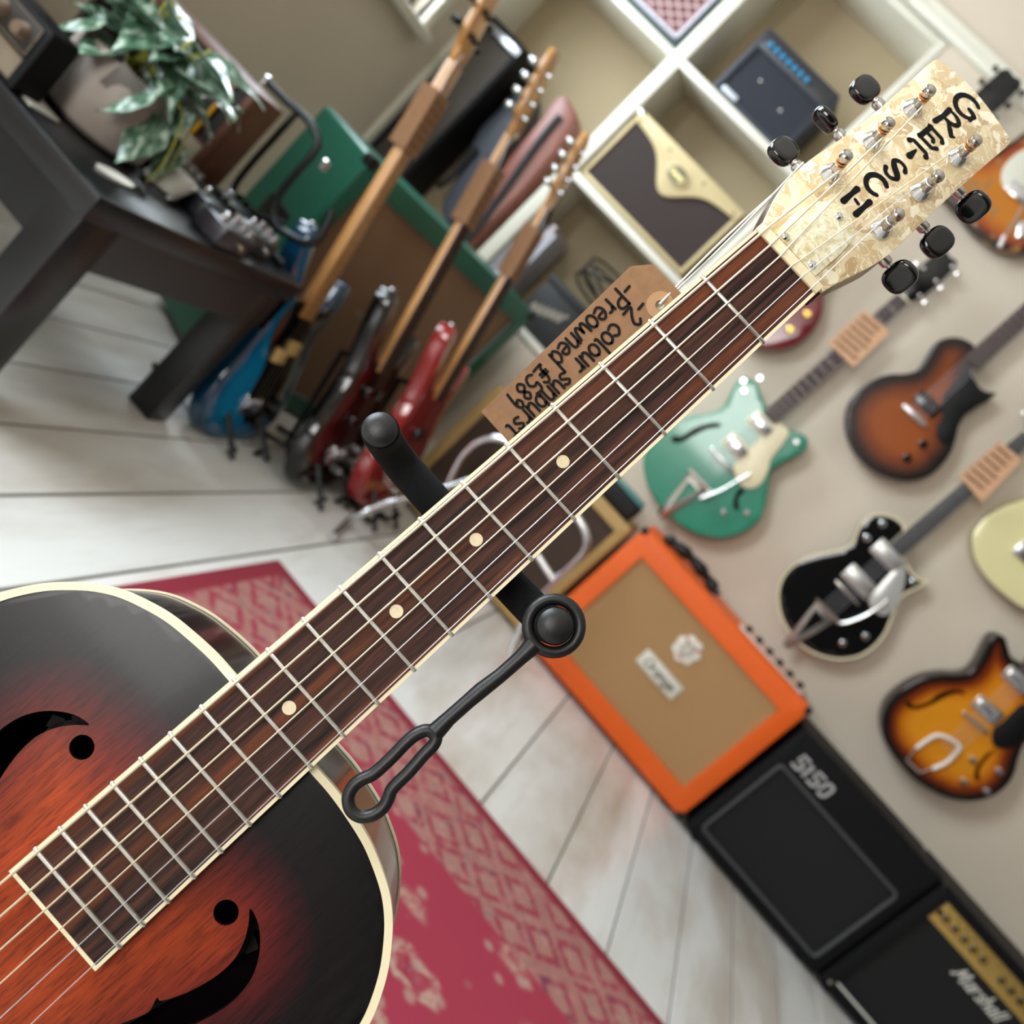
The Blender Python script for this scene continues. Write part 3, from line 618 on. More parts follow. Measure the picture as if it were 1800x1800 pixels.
# ------------------------------------------------------------------ kraft price tag hanging behind the neck
ty = (MH @ Vector((-.045, -.09, -.040))).y
def tp_(x, y): p = ony(x, y, ty); return (p.x, p.z)
TF = wallframe(ty)
e0, e1 = Vector(tp_(1108, 468)), Vector(tp_(838, 715)); f0 = Vector(tp_(1148, 464))
ch = f0.x-e0.x; TWd = .060
tl = [(e0.x, e0.y), (e0.x, e1.y), (e0.x+TWd, e1.y), (e0.x+TWd, e0.y), (e0.x+TWd-ch, f0.y), (e0.x+ch, f0.y)]
hc = Vector(tp_(1160, 536)); tgr = thing('price_tag', 'kraft price tag with handwritten lines hanging from the pearloid headstock', 'price tag', at(e0.x+TWd/2, ty, e1.y))
obj('card', plate(tl, 0, -.0005, 0, [circ(hc.x, hc.y, .0022, 18)]), KRAFT, tgr, TF)
obj('eyelet_sticker', plate(circ(hc.x, hc.y, .0068, 28), .0003, .0001, 0, [circ(hc.x, hc.y, .0023, 18)]), mat('eyelet_card', rgb(178, 136, 98), .7), tgr, TF)
# writing runs down the tag: reading direction is down, the tops of the letters point right
HW = TF @ Matrix.Translation((0, 0, .0003)) @ Matrix.Rotation(-PI/2, 4, 'Z')
for txt, px_, s, sx in (('-Preowned £589', (1100, 493), .0068, 1.0), ('-2 colour sunburst', (1124, 524), .0066, 1.02), ('-Resonator', (1146, 560), .0066, 1.0)):
    a = tp_(*px_); bm = pen(txt, -a[1], a[0], s, 0, .0015, .0, .05, sx=sx); obj('handwriting', bm, INK, tgr, HW)
sa = TF @ Vector((hc.x, hc.y, .0)); tnp = HSM @ Vector((posts[2][0]-.012, posts[2][1]-.004, -.010)); tnq = HSM @ Vector((posts[2][0]-.0135, posts[2][1]-.003, -.004))
TW = mat('white_cotton_twine', rgb(232, 228, 218), .9, bump=.5, bscale=3000)
def sag(a, b, dx, n=8): return [a.lerp(b, i/n)+Vector((dx*math.sin(PI*i/n), 0, 0)) for i in range(n+1)]
obj('twine', tube(sag(sa+Vector((0, -.002, 0)), tnp, -.0015), .0006, 8), TW, tgr); obj('twine', tube(sag(sa+Vector((0, .002, 0)), tnq, .001), .0006, 8), TW, tgr)
k0 = HSM @ Vector((posts[2][0]-.010, posts[2][1]-.0035, -.0085))
obj('twine_knot', tube([k0+Vector((.0034*math.cos(a)*.4+a*.0002-.002, .0034*math.cos(a), .0034*math.sin(a))) for a in [i*.4 for i in range(40)]], .0006, 8), TW, tgr)
# ------------------------------------------------------------------ guitars hung on the wall
def knob(root, M, r=.008, h=.012, m=None, n=20, name='knob'):
    return obj(name, lathe([(r*1.05, 0), (r*1.05, h*.25), (r*.9, h*.35), (r*.85, h*.9), (r*.7, h), (0, h)], M, n), m or CHROME, root)
def w2(px, Y): p = ony(px[0], px[1], Y); return (p.x, p.z)
def smooth2(pts, n=5, closed=True): return [(v.x, v.y) for v in cm([(a, b, 0) for a, b in pts], n, closed)]
def axis_fn(b, h):
    """coordinates along a guitar: b = point at the bridge, h = point towards the head"""
    b, h = Vector(b), Vector(h); d = (h-b).normalized(); n = Vector((d.y, -d.x))
    return b, d, n, math.atan2(d.y, d.x)-PI/2
def neck_parts(root, F, b, d, n, L0, L1, w0, w1, zt, mneck, mboard, nfr=14, dots=True, bind=None, frets=True):
    """neck from L0 to L1 along the axis, its board, frets and dots"""
    def q(l, s): return (b.x+d.x*l+n.x*s, b.y+d.y*l+n.y*s)
    obj('neck', plate([q(L0, -w0/2*.94), q(L0, w0/2*.94), q(L1, w1/2*.94), q(L1, -w1/2*.94)], zt-.006, zt-.024, .004), mneck, root, F)
    if bind: obj('board_binding', plate([q(L0, -w0/2-.001), q(L0, w0/2+.001), q(L1, w1/2+.001), q(L1, -w1/2-.001)], zt-.001, zt-.006, .0005), bind, root, F)
    obj('fingerboard', plate([q(L0, -w0/2), q(L0, w0/2), q(L1, w1/2), q(L1, -w1/2)], zt, zt-.0058, .001), mboard, root, F)
    if frets:
        S = (L1-L0)/(1-2**(-nfr/12)); first = None
        for k in range(1, nfr+1):
            l = L1-S*(1-2**(-k/12))
            if l < L0+.003: continue
            u = (l-L0)/(L1-L0); w = w0+(w1-w0)*u; a, c_ = q(l, -w/2), q(l, w/2)
            obj('fret', tube([(a[0], a[1], zt), (c_[0], c_[1], zt)], .0008, 6), NICKEL, root, F, 60)
    return q
def headstock(root, q, L1, zt, length, w, m, face, nt=3, tm=CHROME, both=True):
    prof = [(0, .021), (.012, .023), (.03, w/2*.92), (length*.5, w/2), (length*.92, w/2*.92), (length, w/2*.6), (length*.97, 0)]
    o = [q(L1+a, -s) for a, s in prof] + [q(L1+a, s) for a, s in prof[::-1][1:]]
    hd = obj('headstock', plate(o, zt-.005, zt-.019, .002), face, root, WFR[root.name])
    obj('nut', plate([q(L1-.002, -.021), q(L1-.002, .021), q(L1+.003, .021), q(L1+.003, -.021)], zt+.001, zt-.005, .0005), CREAM, root, WFR[root.name])
    for k in range(nt):
        l = L1+.035+(length-.055)*k/max(1, nt-1)
        for s in ((-1, 1) if both else (-1,)):
            c_ = q(l, s*(w/2+.012)); e = q(l, s*(w/2-.012))
            obj('tuner', tube([(e[0], e[1], zt-.012), (c_[0], c_[1], zt-.012)], .003, 8, bm=lathe([(.004, 0), (.004, .008), (0, .009)], at(e[0], e[1], zt-.006), 12)), tm, hd, WFR[root.name])
            obj('tuner_button', lathe([(.003, -.006), (.008, -.005), (.009, 0), (.008, .005), (.003, .006)], at(c_[0], c_[1], zt-.012) , 12), tm, hd, WFR[root.name])
    return hd
WFR = {}
def strings(root, F, q, l0, l1, w0, w1, z0, z1, n=6, r=.0005):
    for i in range(n):
        u = -1+2*i/(n-1); a, c_ = q(l0, u*w0/2), q(l1, u*w1/2); obj('string', tube([(a[0], a[1], z0), (c_[0], c_[1], z1)], r, 5), STEEL if n == 6 else mat('dull_wound_string', rgb(104, 92, 80), .5, 1), root, F, 60)
def pickup(root, F, q, l, w, h, ang, z0, z1, m, ring=None, poles=True, mp=None):
    c_ = q(l, 0)
    if ring: obj('pickup_ring', rbox(c_[0], c_[1], w+.016, h+.016, ang, z0-.002, z0+.003, .002), ring, root, F)
    p = obj('pickup', rbox(c_[0], c_[1], w, h, ang, z0, z1, .003), m, root, F)
    if poles:
        for i in range(6):
            e = q(l, (-.5+i/5)*w*.72); obj('pole_screw', lathe([(.0024, 0), (.0024, .0008), (0, .0009)], F @ at(e[0], e[1], z1), 10), mp or DARKHOLE, p)
    return p
def hanger(root_label, X, Z, Y):
    h = thing('wall_hanger', root_label, 'hanger', at(X, YW, Z), 'wall hangers above the hung guitars')
    obj('wall_plate', box(X-.025, X+.025, YW-.018, YW, Z-.04, Z+.04, .006), BLACKM, h)
    for s in (-1, 1): obj('padded_arm', tube(cm([(X, YW-.02, Z), (X+s*.012, Y+.05, Z), (X+s*.034, Y+.02, Z), (X+s*.036, Y-.02, Z+.006)], 5), .007, 12), BLACKM, h)
    return h
def bigsby(root, F, q, l, s, z, m, arm_to):
    """vibrato tailpiece: V frame, roller bar and arm"""
    A = [q(l-.15, -.012), q(l-.15, .012), q(l+.005, .038), q(l+.018, .042), q(l+.018, -.042), q(l+.005, -.038)]
    cut = [q(l-.105, 0), q(l-.012, .022), q(l-.012, -.022)]
    v = obj('vibrato_tailpiece', plate(A, z+.008, z+.001, .002, [cut]), m, root, F)
    a, c_ = q(l+.012, -.045), q(l+.012, .05)
    obj('roller_bar', tube([(a[0], a[1], z+.014), (c_[0], c_[1], z+.014)], .006, 12), m, v, F)
    p0 = q(l+.012, .046); obj('vibrato_arm', tube(cm([(p0[0], p0[1], z+.018), *[(x, y, z+.024) for x, y in arm_to]], 5), .0042, 10, rs=None), m, v, F)
    obj('arm_pivot', lathe([(.009, 0), (.009, .012), (.006, .016), (0, .016)], F @ at(p0[0], p0[1], z+.008), 16), m, v)
    return v
Yg = 2.905
GUARD = mat('black_pickguard', rgb(9, 9, 10), .5, spec=.25)
FG = wallframe(Yg)
def hung(name, label, outl, Yf=Yg):
    xs = [p[0] for p in outl]; ys = [p[1] for p in outl]
    r = thing(name, label, 'guitar', at((min(xs)+max(xs))/2, YW, min(ys)), 'guitars hung on the back wall'); WFR[r.name] = wallframe(Yf); return r
# --- green semi-hollow with vibrato
pts = [(540, 418), (592, 448), (612, 500), (640, 560), (690, 610), (740, 655), (800, 676), (824, 706), (812, 745), (770, 775), (715, 800), (668, 832), (650, 880), (640, 940), (630, 1000), (598, 1070), (530, 1120), (450, 1146), (370, 1143), (290, 1115), (210, 1062), (145, 992), (100, 915), (82, 850), (80, 790), (100, 735), (150, 675), (220, 622), (300, 594), (375, 582), (430, 560), (462, 518), (488, 462), (512, 428)]
o = smooth2([w2(C7(*p), Yg) for p in pts]); gr = hung('hollow_body_guitar', 'sea green semi-hollow guitar with cream pickguard and vibrato hung above orange amplifier', o)
bb, dd, nn, an = axis_fn(w2(C7(440, 790), Yg), w2(C7(950, 335), Yg))
def qg(l, s): return (bb.x+dd.x*l+nn.x*s, bb.y+dd.y*l+nn.y*s)
GREEN = mat('green_metallic_lacquer', rgb(34, 132, 104), .22, coat=.7, vary=.08, vscale=9)
fh1 = [(205, 700), (215, 685), (245, 688), (275, 672), (310, 650), (360, 632), (400, 625), (425, 628), (430, 642), (405, 648), (372, 652), (335, 668), (295, 690), (255, 712), (220, 716)]
fh2 = [(505, 930), (525, 920), (540, 935), (520, 955), (508, 975), (512, 1000), (510, 1022), (495, 1020), (485, 1000), (488, 970)]
obj('body', plate(o, 0, -.045, .004, [smooth2([w2(C7(*p), Yg) for p in fh1], 3), smooth2([w2(C7(*p), Yg) for p in fh2], 3)], .012), GREEN, gr, FG)
obj('shade_infill', plate(inset(o if area2(o) > 0 else o[::-1], .012), -.02, -.044, 0), DARKHOLE, gr, FG)  # near-black sheet stands in for the shade behind the f-holes
neck_parts(gr, FG, bb, dd, nn, .178, .68, .052, .043, .014, mat('dark_mahogany', rgb(60, 30, 22), .35), ROSE2, 17)
headstock(gr, qg, .68, .014, .17, .074, None, BLACKP, 3, CHROME)
pickup(gr, FG, qg, .054, .068, .034, an, .001, .016, CHROME, CREAM, True); pickup(gr, FG, qg, .150, .068, .034, an, .001, .016, CHROME, CREAM, True)
pg = [(668, 618), (735, 660), (722, 700), (690, 745), (655, 790), (640, 850), (605, 905), (560, 922), (520, 905), (495, 860), (488, 820), (520, 790), (560, 740), (610, 690)]
obj('pickguard', plate(smooth2([w2(C7(*p), Yg) for p in pg], 3), .007, .004, .0005), CREAM, gr, FG)
c_ = qg(-.004, 0); obj('bridge', rbox(c_[0], c_[1], .1, .013, an, .002, .014, .003), CHROME, gr, FG)
for i in range(6): e = qg(-.004, -.025+.01*i); obj('saddle', rbox(e[0], e[1], .006, .009, an, .012, .018, .001), NICKEL, gr, FG)
bigsby(gr, FG, qg, -.105, 0, .001, NICKEL, [w2(C7(340, 965), Yg), w2(C7(430, 930), Yg), w2(C7(500, 890), Yg), w2(C7(560, 855), Yg)])
for p in ((532, 437), (770, 712), (548, 1032), (442, 1028), (605, 425), (535, 482)): x, y = w2(C7(*p), Yg); knob(gr, FG @ at(x, y, 0), .009, .014)
strings(gr, FG, qg, -.10, .68, .05, .036, .018, .0165)
# --- single-pickup sunburst
pts = [(1578, 280), (1530, 246), (1470, 238), (1412, 256), (1378, 300), (1352, 345), (1320, 385), (1265, 403), (1200, 405), (1130, 425), (1062, 470), (1012, 530), (993, 600), (1001, 680), (1031, 750), (1082, 812), (1150, 857), (1230, 884), (1300, 887), (1372, 864), (1430, 815), (1470, 760), (1492, 700), (1503, 640), (1532, 590), (1582, 556), (1640, 526), (1676, 490), (1640, 486), (1605, 470), (1585, 440), (1560, 400), (1570, 340)]
o = smooth2([w2(C7(*p), Yg) for p in pts]); jr = hung('single_cut_guitar', 'brown sunburst single-cutaway guitar with one black pickup hung on the wall', o)
bb, dd, nn, an = axis_fn(w2(C7(1312, 585), Yg), w2(C7(1800, 140), Yg))
def qj(l, s): return (bb.x+dd.x*l+nn.x*s, bb.y+dd.y*l+nn.y*s)
obj('body', plate(o, 0, -.045, .004, grid=.008), burst('tobacco_burst', [(0, rgb(16, 10, 9)), (.25, rgb(34, 17, 12)), (.6, rgb(112, 52, 16)), (1, rgb(146, 72, 20))], .085, .3, .3), jr, FG)
pgp = [(1535, 395), (1500, 425), (1435, 500), (1425, 560), (1432, 600), (1403, 650), (1405, 695), (1440, 725), (1488, 705), (1503, 640), (1532, 590), (1582, 556), (1636, 526), (1668, 492), (1630, 487), (1600, 470), (1580, 440)]
obj('pickguard', plate([w2(C7(*p), Yg) for p in pgp], .003, .0005, .0005), GUARD, jr, FG)
neck_parts(jr, FG, bb, dd, nn, .20, .66, .055, .043, .010, mat('dark_mahogany', rgb(60, 30, 22), .35), ROSE2, 20)
headstock(jr, qj, .66, .010, .17, .08, None, BLACKP, 3, NICKEL)
pickup(jr, FG, qj, .040, .078, .04, an, 0, .013, BLACKP, None, True, NICKEL)
c_ = qj(-.008, 0); obj('wrap_bridge', rbox(c_[0], c_[1], .09, .016, an, .003, .016, .006), CHROME, jr, FG)
for p in ((1343, 722), (1270, 785)): x, y = w2(C7(*p), Yg); knob(jr, FG @ at(x, y, 0), .012, .016, BLACKP)
strings(jr, FG, qj, -.02, .66, .05, .036, .015, .0125)
# --- black single cut with silver pickguard
pts = [(1262, 1105), (1232, 1062), (1180, 1040), (1120, 1040), (1072, 1066), (1046, 1110), (1026, 1160), (988, 1190), (920, 1205), (840, 1221), (770, 1256), (716, 1310), (690, 1372), (688, 1440), (708, 1520), (758, 1598), (820, 1652), (900, 1686), (980, 1696), (1060, 1680), (1122, 1640), (1172, 1580), (1203, 1510), (1230, 1450), (1262, 1402), (1310, 1378), (1366, 1340), (1330, 1332), (1295, 1306), (1272, 1262), (1250, 1200)]
o = smooth2([w2(C7(*p), Yg) for p in pts]); bk = hung('single_cut_guitar', 'black single-cutaway guitar with two silver pickups and vibrato hung on the wall', o)
bb, dd, nn, an = axis_fn(w2(C7(1000, 1392), Yg), w2(C7(1545, 920), Yg))
def qk(l, s): return (bb.x+dd.x*l+nn.x*s, bb.y+dd.y*l+nn.y*s)
GBLACK = mat('black_gloss_lacquer', rgb(5, 5, 7), .12, coat=.3)
obj('body', plate(o, 0, -.045, .003, grid=.02), GBLACK, bk, FG)
oc = o if area2(o) > 0 else o[::-1]
obj('body_binding', band(oc, -.005, .0006, -.0015, .005), CREAM, bk, FG)
neck_parts(bk, FG, bb, dd, nn, .185, .66, .052, .043, .012, mat('dark_mahogany', rgb(60, 30, 22), .35), mat('ebony_board', rgb(34, 30, 28), .45), 20, bind=CREAM)
headstock(bk, qk, .66, .012, .16, .078, None, GBLACK, 3, CHROME)
PKS = mat('brushed_silver_cover', rgb(200, 198, 194), .3, .8)
pickup(bk, FG, qk, .047, .085, .036, an, .001, .017, PKS, PKS, True, BLACKP); pickup(bk, FG, qk, .156, .085, .036, an, .001, .017, PKS, PKS, True, BLACKP)
pg = [(1262, 1262), (1262, 1330), (1245, 1400), (1222, 1455), (1180, 1492), (1140, 1490), (1105, 1455), (1098, 1420), (1135, 1370), (1190, 1310), (1240, 1270)]
obj('pickguard', plate(smooth2([w2(C7(*p), Yg) for p in pg], 3), .0075, .005, .0005), mat('silver_plexi', rgb(196, 196, 192), .2, .3), bk, FG)
c_ = qk(.0, 0); obj('bridge', rbox(c_[0], c_[1], .095, .011, an, .001, .013, .003), NICKEL, bk, FG)
bigsby(bk, FG, qk, -.09, 0, .001, NICKEL, [w2(C7(985, 1525), Yg), w2(C7(1060, 1500), Yg), w2(C7(1120, 1465), Yg), w2(C7(1175, 1420), Yg)])
for p in ((1160, 1082), (1088, 1146), (1296, 1346), (980, 1622), (1084, 1592)): x, y = w2(C7(*p), Yg); knob(bk, FG @ at(x, y, 0), .010, .014)
strings(bk, FG, qk, -.09, .66, .05, .036, .0185, .0145)
# --- amber sunburst hollow body
Yh = 2.88; FH = wallframe(Yh)
pts = [(1480, 97), (1400, 96), (1300, 116), (1200, 172), (1132, 242), (1106, 320), (1114, 400), (1148, 470), (1200, 540), (1270, 612), (1350, 666), (1440, 705), (1540, 718), (1640, 698), (1710, 650), (1752, 590), (1775, 510), (1800, 445), (1850, 395), (1920, 370), (1985, 365), (2030, 330), (2010, 280), (1950, 240), (1900, 210), (1800, 60), (1745, 20), (1728, -20), (1712, -75), (1680, -95), (1640, -80), (1605, -20), (1575, 40), (1535, 84)]
o = smooth2([w2(R1(*p), Yh) for p in pts]); sb = hung('hollow_body_guitar', 'amber sunburst hollow-body guitar with white trapeze tailpiece hung beside black amplifiers', o, Yh)
bb, dd, nn, an = axis_fn(w2(R1(1560, 330), Yh), w2(R1(2060, -150), Yh))
def qs(l, s): return (bb.x+dd.x*l+nn.x*s, bb.y+dd.y*l+nn.y*s)
f1 = [(1222, 238), (1240, 228), (1262, 250), (1300, 245), (1345, 225), (1372, 200), (1420, 178), (1470, 172), (1510, 182), (1512, 198), (1480, 192), (1440, 205), (1405, 222), (1370, 240), (1330, 258), (1290, 270), (1245, 266)]
f2 = [(1640, 472), (1668, 462), (1640, 490), (1612, 525), (1590, 555), (1580, 590), (1590, 612), (1570, 618), (1556, 592), (1566, 550), (1590, 515), (1610, 490)]
obj('body', plate(o, 0, -.07, .005, [smooth2([w2(R1(*p), Yh) for p in f1], 3), smooth2([w2(R1(*p), Yh) for p in f2], 3)], .008), burst('amber_burst', [(0, rgb(14, 9, 8)), (.2, rgb(24, 12, 9)), (.42, rgb(120, 46, 12)), (.7, rgb(196, 112, 16)), (1, rgb(214, 138, 28))], .085, .22, .6), sb, FH)
obj('shade_infill', plate(inset(o if area2(o) > 0 else o[::-1], .012), -.03, -.068, 0), DARKHOLE, sb, FH)  # dark sheet: the shade inside the hollow body put into its colour
neck_parts(sb, FH, bb, dd, nn, .19, .66, .052, .043, .014, mat('dark_mahogany', rgb(60, 30, 22), .35), ROSE2, 20)
headstock(sb, qs, .66, .014, .16, .078, None, GBLACK, 3, CHROME)
pickup(sb, FH, qs, .048, .07, .03, an, .001, .016, CHROME, NICKEL); pickup(sb, FH, qs, .166, .07, .03, an, .001, .016, CHROME, NICKEL)
c_ = qs(.0, 0); obj('bridge', rbox(c_[0], c_[1], .09, .011, an, .001, .013, .003), NICKEL, sb, FH)
pg = [(1790, 240), (1740, 280), (1690, 330), (1650, 360), (1640, 400), (1650, 440), (1690, 458), (1740, 450), (1775, 420), (1800, 380), (1850, 330), (1850, 270)]
obj('pickguard', plate(smooth2([w2(R1(*p), Yh) for p in pg], 3), .007, .004, .0005), GUARD, sb, FH)
u = [(1272, 452), (1330, 410), (1375, 390), (1430, 405), (1480, 440), (1470, 465), (1420, 520), (1352, 552)]
tl_ = obj('trapeze_tailpiece', tube(smooth2([(p[0], p[1]) for p in [w2(R1(*k), Yh) for k in u]], 4, False) and [(x, y, .012) for x, y in smooth2([w2(R1(*k), Yh) for k in u], 4, False)], .006, 10), WHITEP, sb, FH)
for a, e in (((1272, 452), (1225, 515)), ((1352, 552), (1290, 575))): p, r_ = w2(R1(*a), Yh), w2(R1(*e), Yh); obj('tailpiece_leg', tube([(p[0], p[1], .011), (r_[0], r_[1], .004)], .0035, 8), NICKEL, tl_, FH)
p, r_ = w2(R1(1225, 515), Yh), w2(R1(1290, 575), Yh); obj('tailpiece_hinge', tube([(p[0], p[1], .003), (r_[0], r_[1], .003)], .007, 10), NICKEL, tl_, FH)
for p in ((1548, 512), (1505, 618), (1675, 568), (1615, 668)): x, y = w2(R1(*p), Yh); knob(sb, FH @ at(x, y, 0), .010, .014)
strings(sb, FH, qs, -.11, .66, .05, .036, .018, .0165)
# --- pale cream guitar at the right edge
pts = [(1560, 1175), (1568, 1115), (1620, 1052), (1700, 1000), (1790, 968), (1860, 930), (1900, 870), (1950, 830), (2020, 830), (2080, 900), (2130, 980), (2200, 1030), (2240, 1080), (2210, 1130), (2140, 1160), (2100, 1210), (2080, 1290), (2050, 1380), (1980, 1450), (1890, 1480), (1800, 1468), (1710, 1405), (1635, 1335), (1580, 1255)]
o = smooth2([w2(C7(*p), Yg) for p in pts]); cr = hung('solid_body_guitar', 'pale cream solid-body guitar cut off by the right edge of the picture', o)
bb, dd, nn, an = axis_fn(w2(C7(1830, 1220), Yg), w2(C7(2400, 690), Yg))
def qc(l, s): return (bb.x+dd.x*l+nn.x*s, bb.y+dd.y*l+nn.y*s)
obj('body', plate(o, 0, -.045, .004, grid=.03), mat('cream_lacquer', rgb(226, 218, 164), .25, coat=.5), cr, FG)
oc = o if area2(o) > 0 else o[::-1]; obj('body_binding', band(oc, -.006, .0006, -.0012, .003), mat('dark_binding', rgb(120, 104, 84), .4), cr, FG)
neck_parts(cr, FG, bb, dd, nn, .17, .60, .055, .043, .012, MAPLE, ROSE2, 20); headstock(cr, qc, .60, .012, .17, .07, None, MAPLE, 3, CHROME)
c_ = qc(.0, 0); obj('bridge', rbox(c_[0], c_[1], .085, .06, an, .0005, .01, .002), CHROME, cr, FG)
pickup(cr, FG, qc, .13, .07, .022, an, .001, .012, BLACKP); strings(cr, FG, qc, .0, .60, .05, .036, .015, .0145)
x, y = w2(C7(1797, 1185), Yg); obj('strap_lock', lathe([(.009, 0), (.009, .008), (0, .01)], FG @ at(x, y, 0), 16), BLACKP, cr)
# --- worn three-tone sunburst at the right edge
o0 = [(1640, 318), (1655, 338), (1672, 356), (1690, 374), (1712, 402), (1740, 424), (1775, 441), (1810, 442), (1845, 428), (1868, 400), (1880, 365), (1900, 340), (1935, 335), (1970, 318), (1990, 285), (1975, 262), (1940, 262), (1920, 240), (1935, 200), (1945, 160), (1930, 130), (1900, 130), (1880, 165), (1850, 195), (1810, 225), (1775, 250), (1735, 270), (1690, 278), (1655, 292)]
o = smooth2([w2(p, Yg) for p in o0]); ws = hung('double_cut_guitar', 'worn three-tone sunburst guitar with white pickguard cut off by the right edge', o)
bb, dd, nn, an = axis_fn(w2((1800, 320), Yg), w2((2050, 90), Yg))
def qw(l, s): return (bb.x+dd.x*l+nn.x*s, bb.y+dd.y*l+nn.y*s)
obj('body', plate(o, 0, -.045, .006, grid=.008), burst('worn_burst', [(0, rgb(18, 12, 10)), (.2, rgb(70, 22, 12)), (.4, rgb(150, 60, 14)), (.7, rgb(176, 98, 12)), (1, rgb(186, 112, 20))], .07, .35, .3, wear=rgb(158, 112, 60)), ws, FG)
pgp = [(1760, 318), (1765, 292), (1790, 268), (1830, 250), (1880, 225), (1920, 205), (1935, 250), (1900, 320), (1860, 345), (1810, 352), (1775, 342)]
obj('pickguard', plate(smooth2([w2(p, Yg) for p in pgp], 4), .003, .0004, .0005), mat('mint_white_guard', rgb(206, 204, 186), .35), ws, FG)
x, y = w2((1788, 340), Yg); obj('bridge', rbox(x, y, .07, .035, an, .003, .014, .003), CHROME, ws, FG)
a, e = w2((1796, 362), Yg), w2((1760, 420), Yg); ar = obj('vibrato_arm', tube(cm([(a[0], a[1], .012), ((a[0]+e[0])/2+.002, (a[1]+e[1])/2, .03), (e[0], e[1], .035)], 5), .003, 8), CHROME, ws, FG)
e2 = w2((1751, 440), Yg); obj('arm_tip', tube([(e[0], e[1], .035), (e2[0], e2[1], .036)], .0055, 10), WHITEP, ar, FG)
x, y = w2((1797, 405), Yg); obj('jack_plate', rbox(x, y, .03, .05, an+.6, .0005, .006, .005), CHROME, ws, FG)
neck_parts(ws, FG, bb, dd, nn, .17, .58, .055, .043, .012, MAPLE, ROSE2, 20); headstock(ws, qw, .58, .012, .17, .07, None, MAPLE, 3, CHROME)
# --- dark red guitar mostly behind the pearloid headstock
o0 = [(1448, 520), (1446, 548), (1434, 572), (1418, 591), (1398, 605), (1375, 613), (1350, 613), (1325, 606), (1300, 590), (1280, 568), (1270, 540), (1274, 508), (1290, 482), (1318, 462), (1350, 448), (1380, 432), (1400, 405), (1420, 375), (1450, 358), (1485, 362), (1510, 385), (1518, 412), (1508, 435), (1485, 455), (1462, 480), (1452, 500)]
o = smooth2([w2(p, Yg) for p in o0]); rd = hung('solid_body_guitar', 'dark red guitar with gold knobs hanging mostly behind the pearloid headstock', o)
bb, dd, nn, an = axis_fn(w2((1350, 540), Yg), w2((1735, 178), Yg))
def qr(l, s): return (bb.x+dd.x*l+nn.x*s, bb.y+dd.y*l+nn.y*s)
obj('body', plate(o, 0, -.045, .004, grid=.03), mat('dark_red_lacquer', rgb(104, 12, 22), .2, coat=.6), rd, FG)
for p in ((1419, 553), (1389, 580)): x, y = w2(p, Yg); knob(rd, FG @ at(x, y, 0), .012, .014, GOLD)
neck_parts(rd, FG, bb, dd, nn, .2, .75, .055, .043, .012, mat('dark_mahogany', rgb(60, 30, 22), .35), ROSE2, 20); headstock(rd, qr, .75, .012, .15, .078, None, BLACKP, 3, BLACKP)
pickup(rd, FG, qr, .06, .07, .035, an, .001, .013, GOLD)
# wall hangers behind the visible heads
for q_, L, lab in ((qg, .69, 'black padded wall hanger gripping the green guitar neck'), (qk, .67, 'black padded wall hanger gripping the black guitar neck'), (qr, .757, 'black padded wall hanger gripping the dark red guitar neck'), (qj, .67, 'black padded wall hanger gripping the single-pickup sunburst neck'), (qs, .67, 'black padded wall hanger gripping the amber sunburst neck'), (qc, .607, 'black padded wall hanger gripping the cream guitar neck'), (qw, .587, 'black padded wall hanger gripping the worn sunburst neck')):
    x, z = q_(L, 0); hanger(lab, x, z, Yg)
# cards hung on two of the necks
def neck_card(label, q4, Y, lines, size):
    F = wallframe(Y); c4 = [w2(p, Y) for p in q4]; xs = [p[0] for p in c4]; ys = [p[1] for p in c4]
    r = thing('price_tag', label, 'price tag', at(sum(xs)/4, Y, min(ys)), 'cards on the hung guitars')
    obj('card', plate(c4, 0, -.0012, 0), KRAFT2, r, F)
    a, b_, d_ = Vector(c4[0]), Vector(c4[1]), Vector(c4[3]); ex, ey = (b_-a).normalized(), (d_-a).normalized(); W_, H_ = (b_-a).length, (d_-a).length
    bm = bmesh.new()
    for i in range(lines):
        v0 = .12+.76*i/max(1, lines-1); x0, x1 = .1, random.uniform(.72, .92); pts_ = []
        for k in range(40):
            u_ = x0+(x1-x0)*k/39; p = a+ex*W_*u_+ey*(H_*v0+size*math.sin(k*1.9)*random.uniform(.4, 1)); pts_.append((p.x, p.y))
        ribbon([pts_], .0036, .0003, bm)
    obj('handwriting', bm, INK, r, F); return r
neck_card('pale kraft card hung on the green guitar neck', [C7(1075, 115), C7(1195, 215), C7(1030, 375), C7(915, 262)], 2.875, 6, .005)
neck_card('pale kraft card hung on the black guitar neck', [C7(1690, 708), C7(1792, 795), C7(1612, 985), C7(1505, 866)], 2.875, 6, .005)
